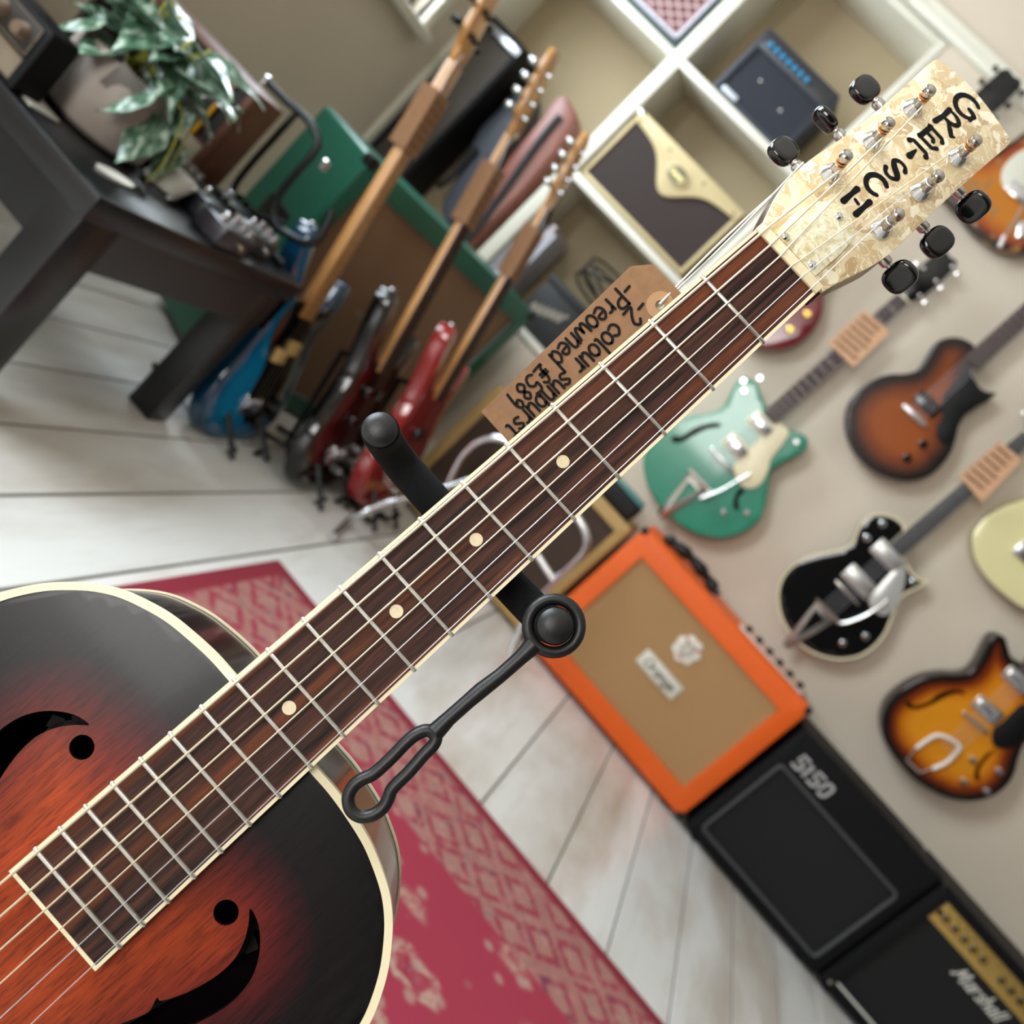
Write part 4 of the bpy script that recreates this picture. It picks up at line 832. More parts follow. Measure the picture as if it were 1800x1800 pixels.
# ------------------------------------------------------------------ amplifiers along the back wall
def grille_mat(name, c1, c2, scale, rough=.8, rot=0.0, mode='weave'):
    if name in MATS: return MATS[name]
    t = NT(name); v = t.coords((1, 1, 1), (0, rot, 0))
    w1 = t.new('ShaderNodeTexWave', bands_direction='X'); w1.inputs['Scale'].default_value = scale; t.link(v, w1.inputs['Vector'])
    w2_ = t.new('ShaderNodeTexWave', bands_direction='Z'); w2_.inputs['Scale'].default_value = scale; t.link(v, w2_.inputs['Vector'])
    m = t.new('ShaderNodeMath', operation='MAXIMUM' if mode == 'weave' else 'ADD'); t.link(w1.outputs['Fac'], m.inputs[0]); t.link(w2_.outputs['Fac'], m.inputs[1])
    if mode == 'ribs': t.col(t.ramp(w2_.outputs['Fac'], [(.3, c1), (.7, c2)]))
    else: t.col(t.ramp(m.outputs[0], [(.3, c1), (.9, c2)]))
    t.b.inputs['Roughness'].default_value = rough; t.bump(m.outputs[0], .3, .0008); MATS[name] = t.m; return t.m
def rect(x0, x1, z0, z1, r=0.0, n=5):
    if not r: return [(x0, z0), (x1, z0), (x1, z1), (x0, z1)]
    out = []
    for cx, cz, a0 in ((x1-r, z0+r, -90), (x1-r, z1-r, 0), (x0+r, z1-r, 90), (x0+r, z0+r, 180)):
        for i in range(n+1): a = math.radians(a0+90*i/n); out.append((cx+r*math.cos(a), cz+r*math.sin(a)))
    return out
def cabinet(root, x0, x1, z0, z1, dep, F, shell, grille, op, rec=.014, r=.012, rnd=.004, gname='grille_cloth'):
    """box with a recessed front: op = opening rectangle (x0, x1, z0, z1)"""
    c = obj('cabinet', plate(rect(x0, x1, z0, z1, r), 0, -.03, rnd, [rect(*op)]), shell, root, F)
    obj('cabinet_back', plate(rect(x0, x1, z0, z1, r), -.0302, -dep, rnd*0), shell, root, F)
    g = obj(gname, box(op[0]-.002, op[1]+.002, op[2]-.002, op[3]+.002, -rec-.004, -rec), grille, root, F)
    return c, g
def feet(root, x0, x1, Yf, dep, z=0.012):
    for x in (x0+.05, x1-.05):
        for y in (Yf+.04, Yf+dep-.04): obj('rubber_foot', cyl((x, y, 0), (x, y, z+.004), .016, .018, 12), BLACKM, root)
def corner_caps(root, pts, F, r=.014, m=None):
    for x, z in pts: obj('corner_cap', box(x-r, x+r, z-r, z+r, -.03, .0025, .006), m or BLACKM, root, F)
YA = 2.676; FA = wallframe(YA)
# orange combo
ORG = mat('orange_vinyl', rgb(232, 96, 16), .5, bump=.25, bscale=500, vary=.03, vscale=20)
oa = thing('guitar_amplifier', 'bright orange guitar amplifier with tan grille cloth standing on the floor', 'amplifier', at(.25, YA+.13, 0))
X0, X1, Z0, Z1 = -.089, .590, .014, .500
cab, g = cabinet(oa, X0, X1, Z0, Z1, .25, FA, ORG, grille_mat('tan_basketweave', rgb(140, 104, 66), rgb(186, 146, 98), 260), (X0+.058, X1-.058, Z0+.066, Z1-.066), .012, .018, .012)
feet(oa, X0, X1, YA, .25); corner_caps(oa, [(X0+.008, Z1-.010), (X1-.008, Z1-.010), (X1-.008, Z0+.008), (X0+.008, Z0+.008)], FA, .011)
hn = obj('carry_handle', tube(cm([(-.03, YA+.12, Z1+.004), (.0, YA+.12, Z1+.018), (.08, YA+.12, Z1+.026), (.16, YA+.12, Z1+.018), (.19, YA+.12, Z1+.004)], 5), .018, 12, rs=[.008]+[.012, .015, .018, .02]*5), BLACKM, oa)
cp = obj('control_panel', box(.30, .56, YA+.06, YA+.14, Z1-.002, Z1+.005, .002), mat('white_panel', rgb(214, 206, 192), .4), oa)
for i in range(6): obj('knob', lathe([(.010, 0), (.009, .018), (0, .019)], at(.325+.042*i, YA+.10, Z1+.004), 14), BLACKP, cp)
obj('input_jack', lathe([(.008, 0), (.008, .012), (0, .012)], at(.545, YA+.05, Z1), 14), CHROME, oa)
# name plate and crest on the cloth, placed from the photograph
def fa(x, y): return w2((x, y), YA+.012)
a, b_, c_, d_ = fa(1111, 1158), fa(1134, 1135), fa(1210, 1212), fa(1184, 1236)
cx, cz = (a[0]+b_[0]+c_[0]+d_[0])/4, (a[1]+b_[1]+c_[1]+d_[1])/4; wpl, hpl = .150, .052
pl = obj('name_plate', box(cx-wpl/2, cx+wpl/2, cz-hpl/2, cz+hpl/2, -.012, -.007, .002), mat('ivory_plate', rgb(226, 220, 206), .4), oa, FA)
obj('plate_border', band(rect(cx-wpl/2+.004, cx+wpl/2-.004, cz-hpl/2+.004, cz+hpl/2-.004), -.0075, -.0068, 0, .002), mat('grey_print', rgb(120, 112, 104), .6), pl, FA)
s_ = .0165; L_ = penlen('Orange')*s_; obj('lettering', pen('Orange', cx-L_/2*1.3, cz-.012, s_, -.0066, .0040, .15, sx=1.3), INK, pl, FA)
ex, ez = fa(1208, 1142)
crest = [(-.040, .018), (-.030, .034), (-.012, .030), (0, .038), (.012, .030), (.030, .034), (.040, .018), (.034, .0), (.028, -.018), (.014, -.034), (0, -.040), (-.014, -.034), (-.028, -.018), (-.034, 0)]
em = obj('crest', plate([(ex+.040*(1+.07*math.sin(7*a_))*math.cos(a_), ez+.042*(1+.07*math.sin(7*a_))*math.sin(a_)) for a_ in [i_*2*PI/56 for i_ in range(56)]], -.0085, -.0118, .001), mat('ivory_plate', rgb(226, 220, 206), .4), oa, FA)
bm = bmesh.new()
for k in range(9): a_ = k*2*PI/9; ribbon([[(ex+.012*math.cos(a_), ez+.002+.012*math.sin(a_)), (ex+.022*math.cos(a_+.5), ez+.002+.024*math.sin(a_+.5))]], .0028, -.0082, bm)
ribbon([[(ex+.010*math.cos(q), ez+.012*math.sin(q)) for q in [i*2*PI/16 for i in range(17)]]], .003, -.0081, bm); obj('crest_print', bm, mat('grey_print', rgb(120, 112, 104), .6), em, FA)
for st3 in ([(ex-.026, ez+.022), (ex-.014, ez+.018)], [(ex+.014, ez+.018), (ex+.027, ez+.023)], [(ex-.006, ez-.026), (ex+.006, ez-.026)]): obj('crest_accent', ribbon([st3], .006, -.0080), mat('brick_red_print', rgb(170, 74, 52), .6), em, FA)
# black amplifier with numerals
va = thing('guitar_amplifier', 'black guitar amplifier with silver numerals between the orange and the gold-panelled amplifiers', 'amplifier', at(.875, YA+.12, 0))
X0, X1, Z0, Z1 = .612, 1.134, .012, .452
BLKG = grille_mat('black_grille', rgb(6, 6, 7), rgb(12, 12, 13), 420)
cab, g = cabinet(va, X0, X1, Z0, Z1, .24, FA, TOLEX, BLKG, (X0+.036, X1-.034, Z0+.034, .335), .008, .008, .003)
feet(va, X0, X1, YA, .24, .010)
obj('grille_piping', tube([(x, z, -.001) for x, z in rect(X0+.036, X1-.034, Z0+.034, .335, .012, 4)], .0055, 8, True), mat('charcoal_piping', rgb(70, 70, 72), .45), va, FA)
NUMM = mat('silver_numerals', rgb(196, 196, 194), .35, .3)
def block_digit(ch, x, z, w, h, th):
    S = {'5': [[(1, 1), (0, 1), (0, .52), (.85, .52), (1, .4), (1, .1), (.85, 0), (0, 0)]], '1': [[(.2, .8), (.55, 1), (.55, 0)]], '0': [[(0, .15), (0, .85), (.2, 1), (.8, 1), (1, .85), (1, .15), (.8, 0), (.2, 0), (0, .15)]]}
    bm = bmesh.new()
    for st_ in S[ch]: ribbon([[(x+a_*w+.14*b2*w, z+b2*h) for a_, b2 in st_]], th, .001, bm)
    return bm
nx, nz = w2(R1(730, 540), YA); ex_, ez_ = w2(R1(850, 690), YA)
for k, ch_ in enumerate('5150'): obj('numeral', block_digit(ch_, nx-.022+(0, .033, .058, .095)[k], nz-.022, .023 if ch_ != '1' else .013, .040, .0085), NUMM, va, FA)
lx, lz = w2(R1(720, 1410), YA); obj('maker_mark', pen('EVH', lx-.02, lz-.018, .0105, -.0075, .0028, .2), NUMM, va, FA)
# amplifier with a gold panel
ma = thing('guitar_amplifier', 'black guitar amplifier with gold control panel and white script lettering', 'amplifier', at(1.45, YA+.12, 0))
X0, X1, Z0, Z1 = 1.146, 1.75, .012, .452
cab, g = cabinet(ma, X0, X1, Z0, Z1, .25, FA, TOLEX, BLKG, (X0+.042, X1-.042, .045, Z1-.028), .016, .010, .004)
feet(ma, X0, X1, YA, .25, .010)
GP = mat('brushed_gold_panel', rgb(200, 166, 92), .35, .6, vary=.05, vscale=40, stretch=(20, 1, 1))
pn = obj('control_panel', box(X0+.040, X1-.042, Z1-.096, Z1-.030, -.014, -.006, .001), GP, ma, FA)
for i in range(14):
    if i == 5: continue
    kx, kz = X0+.075+.034*i, Z1-.063
    k_ = obj('knob', lathe([(.0105, 0), (.0105, .004), (.008, .006), (.0075, .016), (0, .017)], FA @ at(kx, kz, -.006), 18), BLACKP, pn); obj('knob_cap', lathe([(.0062, 0), (.0062, .0015), (0, .0018)], FA @ at(kx, kz, .0108), 16), GOLD, k_)
obj('input_jack', lathe([(.008, 0), (.008, .005), (.004, .005), (.004, .002), (0, .002)], FA @ at(X0+.053, Z1-.063, -.006), 16), BLACKP, pn)
obj('panel_lettering', ribbon([[(X0+.06+.03*k, Z1-.040), (X0+.075+.03*k, Z1-.040)] for k in range(14)], .0016, -.0058), INK, pn, FA)
bm = tube([(X0+.042, .047, -.002), (X1-.042, .047, -.002)], .0035, 8); obj('grille_piping', bm, WHITEP, ma, FA)
obj('corner_screw', lathe([(.007, 0), (.006, .003), (0, .004)], FA @ at(X0+.028, .035, 0), 14), NICKEL, ma)
lx, lz = w2(R1(1490, 1510), YA); obj('script_logo', pen('Marshall', lx+.012, lz-.034, .0235, -.012, .0046, .32, sx=1.08), WHITEP, ma, FA)
corner_caps(ma, [(X0+.008, Z1-.008), (X1-.008, Z1-.008)], FA, .010)
# tan-trimmed brown amplifier behind the chrome frame
TANV = mat('tan_vinyl', rgb(176, 142, 84), .55, bump=.2, bscale=500)
ta = thing('guitar_amplifier', 'tan-trimmed amplifier with dark brown grille behind the chrome tube frame', 'amplifier', at(-.40, YA+.15, 0))
X0, X1, Z0, Z1 = -.69, -.108, .012, .462
cab, g = cabinet(ta, X0, X1, Z0, Z1, .24, wallframe(YA+.02), TANV, grille_mat('dark_brown_weave', rgb(52, 38, 30), rgb(70, 52, 40), 300), (X0+.034, X1-.030, Z0+.040, Z1-.036), .012, .010, .004)
feet(ta, X0, X1, YA+.02, .24, .010)
hc_ = thing('small_case', 'small black case with teal lid lying on the tan-trimmed amplifier', 'case', at(-.22, YA+.1, .462))
obj('case_body', box(-.31, -.135, YA+.04, YA+.17, .4625, .522, .018, 3), mat('black_felt', rgb(20, 18, 18), .8), hc_); obj('case_lid', box(-.305, -.14, YA+.045, YA+.165, .522, .530, .003, 3), mat('teal_vinyl', rgb(74, 132, 130), .4), hc_)
# chrome tube frame in front of it
ch = thing('tube_frame_stand', 'chrome bent-tube stand on the floorboards before the tan-trimmed amplifier', 'stand', at(-.35, 2.3, 0))
def fl(x, y, z=.011): p = onz(x, y, z); return tuple(p)
YC = 2.43
def yc(x, y, Y=YC): p = ony(x, y, Y); return (p.x, p.y, max(p.z, .011))
obj('frame_tube', tube(cm([fl(584, 944), fl(612, 918), yc(640, 900, 2.16), yc(700, 880, 2.22), yc(770, 862, 2.30), yc(850, 838, 2.38), yc(930, 815, 2.43)], 5), .0105, 14), CHROME, ch)
obj('frame_tube', tube(cm([yc(765, 905), yc(800, 822), yc(822, 790), yc(845, 773), yc(872, 770), yc(900, 782), yc(960, 838), yc(1012, 905), yc(1030, 938), yc(1028, 965), yc(1005, 992), yc(965, 1032), yc(930, 1078), yc(910, 1120), yc(898, 1160)], 5), .0105, 14), CHROME, ch)
obj('cross_tube', tube(cm([yc(945, 975), yc(958, 996), yc(975, 1022)], 4), .0095, 12), CHROME, ch)
# ------------------------------------------------------------------ amplifiers and things on the shelves
YS = YW+.012; FS = wallframe(YS)
pv = thing('guitar_amplifier', 'tweed amplifier with curved cream panel and oval badge on middle shelf', 'amplifier', at(-.83, YS+.1, 1.071))
X0, X1, Z0, Z1 = -1.078, -.600, 1.0712, 1.345
CRM = mat('cream_vinyl', rgb(206, 186, 138), .5); TWD = mat('olive_tweed', rgb(110, 96, 60), .7, vary=.15, vscale=300)
obj('cabinet', plate(rect(X0, X1, Z0, Z1, .012), 0, -.19, .004), TWD, pv, FS)
obj('grille_cloth', box(X0+.012, X1-.012, Z0+.012, Z1-.01, .0005, .004), grille_mat('brown_ribbed_cloth', rgb(42, 32, 30), rgb(60, 46, 42), 90, mode='ribs'), pv, FS)
zb = lambda x: Z1-.045-.085*math.exp(-((x+.839)/.075)**2)-.012*math.cos((x+.839)*9)
up = [(X0+.006, Z1-.004), (X1-.006, Z1-.004)]; low = [(X1-.006-(X1-X0-.012)*i/40, zb(X1-.006-(X1-X0-.012)*i/40)) for i in range(41)]
obj('front_panel', plate([(X0+.006, Z1-.004)] + low[::-1] + [(X1-.006, Z1-.004)], .013, .0045, .003), CRM, pv, FS)
bm = bmesh.new()
for x0, x1, z0, z1 in ((X0+.006, X0+.02, Z0+.006, Z1-.04), (X1-.02, X1-.006, Z0+.006, Z1-.04), (X0+.02, X1-.02, Z0+.006, Z0+.02)): bx(bm, x0, x1, z0, z1, .004, .010, .003)
obj('front_trim', bm, CRM, pv, FS)
bx_c, bz_c = -.839, Z1-.068
bdg = obj('badge', plate([(bx_c+.047*math.cos(a), bz_c+.033*math.sin(a)) for a in [i*2*PI/36 for i in range(36)]], .019, .0135, .003), CRM, pv, FS)
obj('badge_face', plate([(bx_c+.038*math.cos(a), bz_c+.025*math.sin(a)) for a in [i*2*PI/36 for i in range(36)]], .0205, .0192, .0006), mat('olive_badge', rgb(110, 104, 78), .4), bdg, FS)
obj('badge_script', pen('Peavey', bx_c-.030, bz_c-.008, .0112, .0208, .0032, .2, sx=1.0), mat('gold_script', rgb(216, 200, 130), .35, .4), bdg, FS)
for x in (X0+.03, -.915, -.763, X1-.03): obj('panel_screw', lathe([(.005, 0), (.004, .002), (0, .003)], FS @ at(x, Z1-.03, .013), 12), TWD, pv)
obj('corner_cap', lathe([(.012, -.01), (.012, .006), (.008, .012), (0, .014)], FS @ at(X0+.012, Z1-.012, .006), 16), CHROME, pv)
# black practice amplifier
mi = thing('guitar_amplifier', 'small black practice amplifier with seven blue knobs on upper shelf', 'amplifier', at(-.82, YS+.1, 1.531))
X0, X1, Z0, Z1 = -.972, -.664, 1.5312, 1.768
BT = mat('blue_black_tolex', rgb(28, 34, 46), .5, bump=.3, bscale=600)
cab, g = cabinet(mi, X0, X1, Z0+.004, Z1, .17, FS, BT, grille_mat('dark_blue_mesh', rgb(22, 25, 34), rgb(38, 42, 52), 500), (X0+.018, X1-.018, Z0+.018, Z1-.062), .008, .006, .003, 'speaker_mesh')
obj('control_panel', box(X0+.018, X1-.018, Z1-.058, Z1-.014, -.002, .002, .001), mat('charcoal_panel', rgb(44, 44, 46), .45), mi, FS)
for i in range(7): obj('knob', lathe([(.0085, 0), (.008, .010), (.006, .012), (0, .012)], FS @ at(X0+.046+.0258*i, Z1-.036, .002), 14), mat('blue_knob', rgb(46, 142, 190), .3), mi)
obj('name_badge', box(X0+.028, X0+.088, Z0+.014, Z0+.034, -.007, -.002, .001), mat('silver_badge', rgb(206, 210, 216), .3, .3), mi, FS)
for x, z in ((-.875, 1.645), (-.765, 1.625)): obj('mesh_bolt', lathe([(.005, 0), (.004, .003), (0, .004)], FS @ at(x, z, -.008), 12), NICKEL, mi)
# amplifier with diamond grille
vx = thing('guitar_amplifier', 'dark green amplifier with red diamond grille on the top shelf', 'amplifier', at(-1.35, YS+.1, 1.531))
X0, X1, Z0, Z1 = -1.60, -1.136, 1.5312, 1.90
t = NT('red_diamond_cloth'); v = t.coords((1, 1, 1.35), (0, PI/4, 0)); w1 = t.new('ShaderNodeTexWave', bands_direction='X'); w1.inputs['Scale'].default_value = 9.5; w3 = t.new('ShaderNodeTexWave', bands_direction='Z'); w3.inputs['Scale'].default_value = 9.5
t.link(v, w1.inputs['Vector']); t.link(v, w3.inputs['Vector']); m_ = t.new('ShaderNodeMath', operation='MAXIMUM'); t.link(w1.outputs['Fac'], m_.inputs[0]); t.link(w3.outputs['Fac'], m_.inputs[1])
t.col(t.ramp(m_.outputs[0], [(.75, rgb(84, 40, 44)), (.9, rgb(170, 140, 136))])); t.b.inputs['Roughness'].default_value = .8
cab, g = cabinet(vx, X0, X1, Z0, Z1, .2, FS, mat('bottle_green_tolex', rgb(22, 42, 38), .5), t.m, (X0+.024, X1-.024, Z0+.030, Z1-.1), .006, .006, .003)
obj('grille_piping', tube([(x, z, -.001) for x, z in rect(X0+.024, X1-.024, Z0+.03, Z1-.1, .01, 4)], .006, 8, True), mat('pale_piping', rgb(196, 194, 206), .4), vx, FS)
# leaning instrument case, black head and things below
Yc_ = YW+.08
cs_px = [(990, 165), (1012, 200), (1000, 235), (925, 330), (880, 395), (842, 440), (805, 475), (775, 445), (800, 405), (850, 335), (905, 262), (950, 205), (968, 178)]
cs = thing('instrument_case', 'brown leather instrument case with black edge band leaning in the shelving', 'case', at(-1.28, Yc_, .612))
pc = [w2(p, Yc_-.05) for p in cs_px]; pc = [(max(XL+.04, min(-1.175, x)), max(.64, z)) for x, z in pc]
LEA = mat('brown_leather', rgb(128, 74, 62), .38, coat=.15, vary=.12, vscale=12)
obj('case_shell', plate(smooth2(pc, 4), 0, -.10, .018), LEA, cs, wallframe(Yc_-.05))
ed_ = [(985, 205), (948, 250), (900, 318), (856, 380), (826, 418), (800, 440)]
obj('edge_band', tube(cm([(x, z, .006) for x, z in [w2(p, Yc_-.05) for p in ed_]], 4), .012, 8), mat('black_edge_band', rgb(30, 32, 36), .5), cs, wallframe(Yc_-.05))
for p in ((878, 308), (858, 345)): x, z = w2(p, Yc_-.05); obj('latch', box(x-.012, x+.012, z-.02, z+.02, -.002, .01, .004), LEA, cs, wallframe(Yc_-.05))
bh = thing('speaker_cabinet', 'black speaker cabinet with silver top trim standing at the alcove\'s left end', 'speaker', at(-1.55, YW+.1, .612))
X0, X1, Z0, Z1 = -1.672, -1.50, .6115, 1.225
cab, g = cabinet(bh, X0, X1, Z0, Z1, .19, wallframe(YW+.02), TOLEX, grille_mat('speckled_black_cloth', rgb(30, 27, 25), rgb(78, 70, 62), 60), (X0+.016, X1-.016, Z0+.02, Z1-.05), .006, .006, .002)
obj('top_trim', box(X0+.004, X1-.004, Z1-.045, Z1-.02, -.002, .006, .002), mat('silver_trim', rgb(176, 180, 188), .25, .8), bh, wallframe(YW+.02))
gb = thing('gig_bag', 'grey and black padded bag standing between black speaker and brown case', 'bag', at(-1.44, YW+.1, .612))
gp = [(875, 130), (935, 150), (930, 205), (880, 280), (830, 345), (790, 390), (770, 360), (800, 300), (835, 220), (855, 165)]
gp2 = [w2(p, YW+.10) for p in gp]; gp2 = [(max(-1.48, min(-1.2, x)), max(.635, z)) for x, z in gp2]
obj('bag_body', plate(smooth2(gp2, 4), 0, -.09, .02), mat('slate_nylon', rgb(58, 64, 72), .6), gb, wallframe(YW+.12))
st_ = [(840, 262), (815, 290), (790, 318), (770, 330)]; obj('bag_strap', tube(cm([(x, z, .012) for x, z in [w2(p, YW+.12) for p in st_]], 4), .012, 8), BLACKM, gb, wallframe(YW+.12))
# row of thin books and sleeves leaning against the upright
x = -1.078
cols_ = [(190, 192, 200), (150, 152, 160), (206, 208, 214), (120, 122, 130), (198, 186, 190), (176, 178, 188)]
labs = ['silver grey booklet nearest the upright on the lower shelf', 'mid grey booklet second from the upright on lower shelf', 'pale grey booklet third from the upright on lower shelf', 'dark grey booklet fourth from the upright on lower shelf', 'pinkish grey booklet fifth from the upright on lower shelf', 'grey booklet furthest from the upright on lower shelf']
for k, (cc, lab) in enumerate(zip(cols_, labs)):
    w_ = .010+.004*(k % 3); h_ = .255+.02*((k*5) % 3)
    bk_ = thing('booklet', lab, 'book', at(x+w_/2, YW+.1, .611), 'booklets on the lower shelf')
    cv = mat('booklet_%d' % k, rgb(*cc), .4); bm = box(x, x+.0015, YW+.02, YW+.20, .6115, .6115+h_); bx(bm, x+w_-.0015, x+w_, YW+.02, YW+.20, .6115, .6115+h_); bx(bm, x, x+w_, YW+.018, YW+.021, .6115, .6115+h_)
    obj('cover', bm, cv, bk_); obj('page_block', box(x+.0016, x+w_-.0016, YW+.022, YW+.198, .614, .6115+h_-.004), mat('paper_pages', rgb(214, 208, 196), .9), bk_); x += w_+.002
# black boxes and cable
def carton(label, x0, x1, y0, y1, z0, z1, logo):
    r = thing('storage_box', label, 'box', at((x0+x1)/2, (y0+y1)/2, z0), 'black boxes on the lower shelf')
    obj('box_body', box(x0, x1, y0, y1, z0, z1-.03, .004), mat('black_card', rgb(26, 26, 28), .6), r); obj('box_lid', box(x0-.003, x1+.003, y0-.003, y1+.003, z1-.029, z1, .004), mat('black_card', rgb(26, 26, 28), .6), r)
    if logo: obj('box_print', ribbon([[(x0+.025+.11*i_/40, (z0+z1)/2-.03+.018*math.sin(i_*.85)+.0012*i_) for i_ in range(41)]], .008, .0035), mat('grey_logo', rgb(150, 142, 128), .6), r, wallframe(y0-.0005))
    return r
carton('black box with grey script mark on the lower shelf', -.905, -.735, YW+.03, YW+.2, .6115, .80, True)
carton('plain black box standing at the right of the lower shelf', -.722, -.60, YW+.04, YW+.2, .6115, .84, None)
cb = obj('coiled_cable', tube(cm([(-.80+.07*math.cos(a), YW+.11+.035*math.sin(a), .81+.055*(1+math.sin(a*.5+1))+.002*a) for a in [i*.45 for i in range(50)]], 2), .005, 8), BLACKM); tag(cb, 'black coiled cable lying on the boxes on the lower shelf', 'cable')
# ------------------------------------------------------------------ green speaker cabinet behind the basses
A = Vector((-1.125, 2.07, 0)); B = Vector((-.792, 2.815, 0)); ex = (B-A).normalized(); nz_ = Vector((ex.y, -ex.x, 0)); Wc = (B-A).length
FC = Matrix(((ex.x, 0, nz_.x, A.x), (ex.y, 0, nz_.y, A.y), (0, 1, 0, 0), (0, 0, 0, 1)))
GRN = mat('emerald_tolex', rgb(22, 88, 70), .35, bump=.2, bscale=500)
gc = thing('speaker_cabinet', 'emerald green speaker cabinet with brown grille standing behind the basses', 'speaker', FC @ at(Wc/2, 0, -.15))
cab, g = cabinet(gc, 0, Wc, .012, .672, .27, FC, GRN, grille_mat('brown_ribbed_weave', rgb(132, 104, 78), rgb(176, 146, 112), 150, mode='ribs'), (.045, Wc-.045, .06, .672-.055), .016, .016, .006)
obj('grille_piping', tube([(x, z, -.010) for x, z in rect(.046, Wc-.046, .061, .616, .01, 4)], .004, 8, True), mat('grey_piping', rgb(120, 120, 116), .5), gc, FC)
for x, z in ((.012, .66), (Wc-.012, .66), (.012, .024), (Wc-.012, .024)): obj('corner_cap', box(x-.016, x+.016, z-.016, z+.016, -.032, .004, .008), BLACKM, gc, FC)
for x in (.05, Wc-.05):
    for z in (-.05, -.22): obj('foot', lathe([(.018, 0), (.016, .014)], FC @ at(x, 0, z) @ Matrix.Rotation(-PI/2, 4, 'X'), 12), BLACKM, gc)
obj('front_logo', ribbon([[(.30+.09*i_/40, .35+.010*math.sin(i_*.8)) for i_ in range(41)]], .004, -.014), mat('grey_logo', rgb(150, 142, 128), .6), gc, FC)
obj('side_handle', box(-.006, .002, .33, .43, -.19, -.08, .004), BLACKM, gc, FC)
# ------------------------------------------------------------------ basses on folding stands
def bass_frame(px_b, px_h, Y, yaw=0.0):
    b = ony(*px_b, Y); h = ony(*px_h, Y); y = (h-b).normalized(); x = Vector((0, 1, 0)); z = x.cross(y).normalized()
    M = Matrix(((x.x, y.x, z.x, b.x), (x.y, y.y, z.y, b.y), (x.z, y.z, z.z, b.z), (0, 0, 0, 1)))
    return M @ Matrix.Rotation(yaw, 4, 'Y')
BO = [(0, -.10), (.07, -.098), (.13, -.075), (.165, -.02), (.168, .05), (.145, .12), (.125, .18), (.13, .235), (.148, .28), (.152, .32), (.135, .345), (.11, .33), (.09, .285), (.06, .262), (.035, .258), (-.035, .258), (-.062, .275), (-.09, .33), (-.112, .40), (-.138, .42), (-.158, .40), (-.155, .34), (-.138, .27), (-.13, .20), (-.15, .12), (-.172, .05), (-.168, -.02), (-.132, -.075), (-.07, -.098)]
def bass(label, M, finish, guard, keys, pk, board, head_len=.2, L1=.86, gp=True, tb=4, both=False):
    r = thing('bass_guitar', label, 'bass guitar', M @ at(0, -.10, -.02), 'basses on folding stands'); WFR[r.name] = M
    o = smooth2(BO, 4); obj('body', plate(o, 0, -.042, .008, grid=.03), finish, r, M)
    if gp: obj('pickguard', plate(smooth2([(.03, -.05), (.1, -.03), (.135, .03), (.115, .11), (.10, .2), (.115, .27), (.1, .30), (.07, .265), (-.045, .268), (-.08, .25), (-.085, .18), (-.04, .1), (-.03, .02), (0, -.03)], 4), .003, .0004, .0005), guard, r, M)
    b = Vector((0, 0)); d = Vector((0, 1)); n = Vector((1, 0))
    q = neck_parts(r, M, b, d, n, .235, L1, .060, .042, .012, MAPLE, board, 20)
    prof = [(-.021, 0), (-.03, .03), (-.045, .05), (-.05, .1), (-.047, head_len-.02), (-.03, head_len), (.0, head_len-.005), (.018, head_len-.05), (.03, .06), (.032, .035), (.021, 0)]
    hd = obj('headstock', plate(smooth2([(x, L1+y) for x, y in prof], 3), .007, -.008, .002), MAPLE, r, M)
    for k in range(tb):
        for s in ((-1, 1) if both else (-1,)):
            y = L1+.045+.036*k if not both else L1+.06+.055*k; x0 = -.022 if s < 0 else .006
            tn = obj('tuner_post', lathe([(.0075, 0), (.0075, .002), (.005, .004), (.005, .014), (0, .015)], M @ at(x0, y, .007), 14), keys, hd)
            obj('tuner_key', tube([(x0, y, -.012), (s*.066, y, -.012)], .0035, 8, bm=lathe([(.004, -.008), (.013, -.005), (.014, 0), (.013, .005), (.004, .008)], at(s*.072, y, -.012) @ Matrix.Rotation(PI/2, 4, 'X'), 14)), keys, tn, M)
    for yy, w, h in pk:
        p = obj('pickup', rbox(0, yy, w, h, 0, .001, .014, .003), BLACKP, r, M)
    obj('bridge_plate', rbox(0, 0, .075, .05, 0, .0005, .004, .001), CHROME, r, M)
    for i in range(4): obj('saddle', rbox(-.028+.0187*i, .005, .012, .02, 0, .004, .012, .001), CHROME, r, M)
    strings(r, M, lambda l, s: (s, l), 0, L1+.06, .057, .034, .013, .0145, 4, .0007)
    for x, y in ((.10, .02), (.115, -.015), (.06, -.045)): knob(r, M @ at(x, y, .002), .010, .014, keys)
    for x, y in ((-.14, .415), (0, -.10)): obj('strap_pin', lathe([(.004, 0), (.004, .006), (.008, .008), (.007, .012), (0, .013)], M @ at(x, y, -.02) @ Matrix.Rotation(-PI/2 if y > 0 else PI/2, 4, 'X'), 12), CHROME, r)
    return r
BLUE = burst('blue_burst', [(0, rgb(8, 56, 84)), (.4, rgb(8, 104, 150)), (1, rgb(16, 136, 188))], .06, .15, .9)
DKR = burst('black_cherry_burst', [(0, rgb(8, 7, 8)), (.6, rgb(24, 6, 8)), (1, rgb(62, 10, 12))], .1, .15, .9)
REDB = mat('candy_red_lacquer', rgb(150, 10, 18), .12, coat=.9)
M1 = bass_frame((440, 712), (830, 62), 1.95, .02); M2 = bass_frame((590, 800), (930, 185), 2.17, .02); M3 = bass_frame((690, 835), (975, 345), 2.37, .02)
b1 = bass('metallic blue bass with black pickguard and two cream pickups on a folding stand', M1, BLUE, BLACKP, BLACKM, [], MAPLE, .2, .87, True, 2, True)
for yy, xx in ((.135, -.018), (.16, .018)): obj('pickup', rbox(xx, yy, .048, .034, 0, .003, .016, .003), mat('cream_pickup', rgb(214, 178, 112), .4), b1, M1)
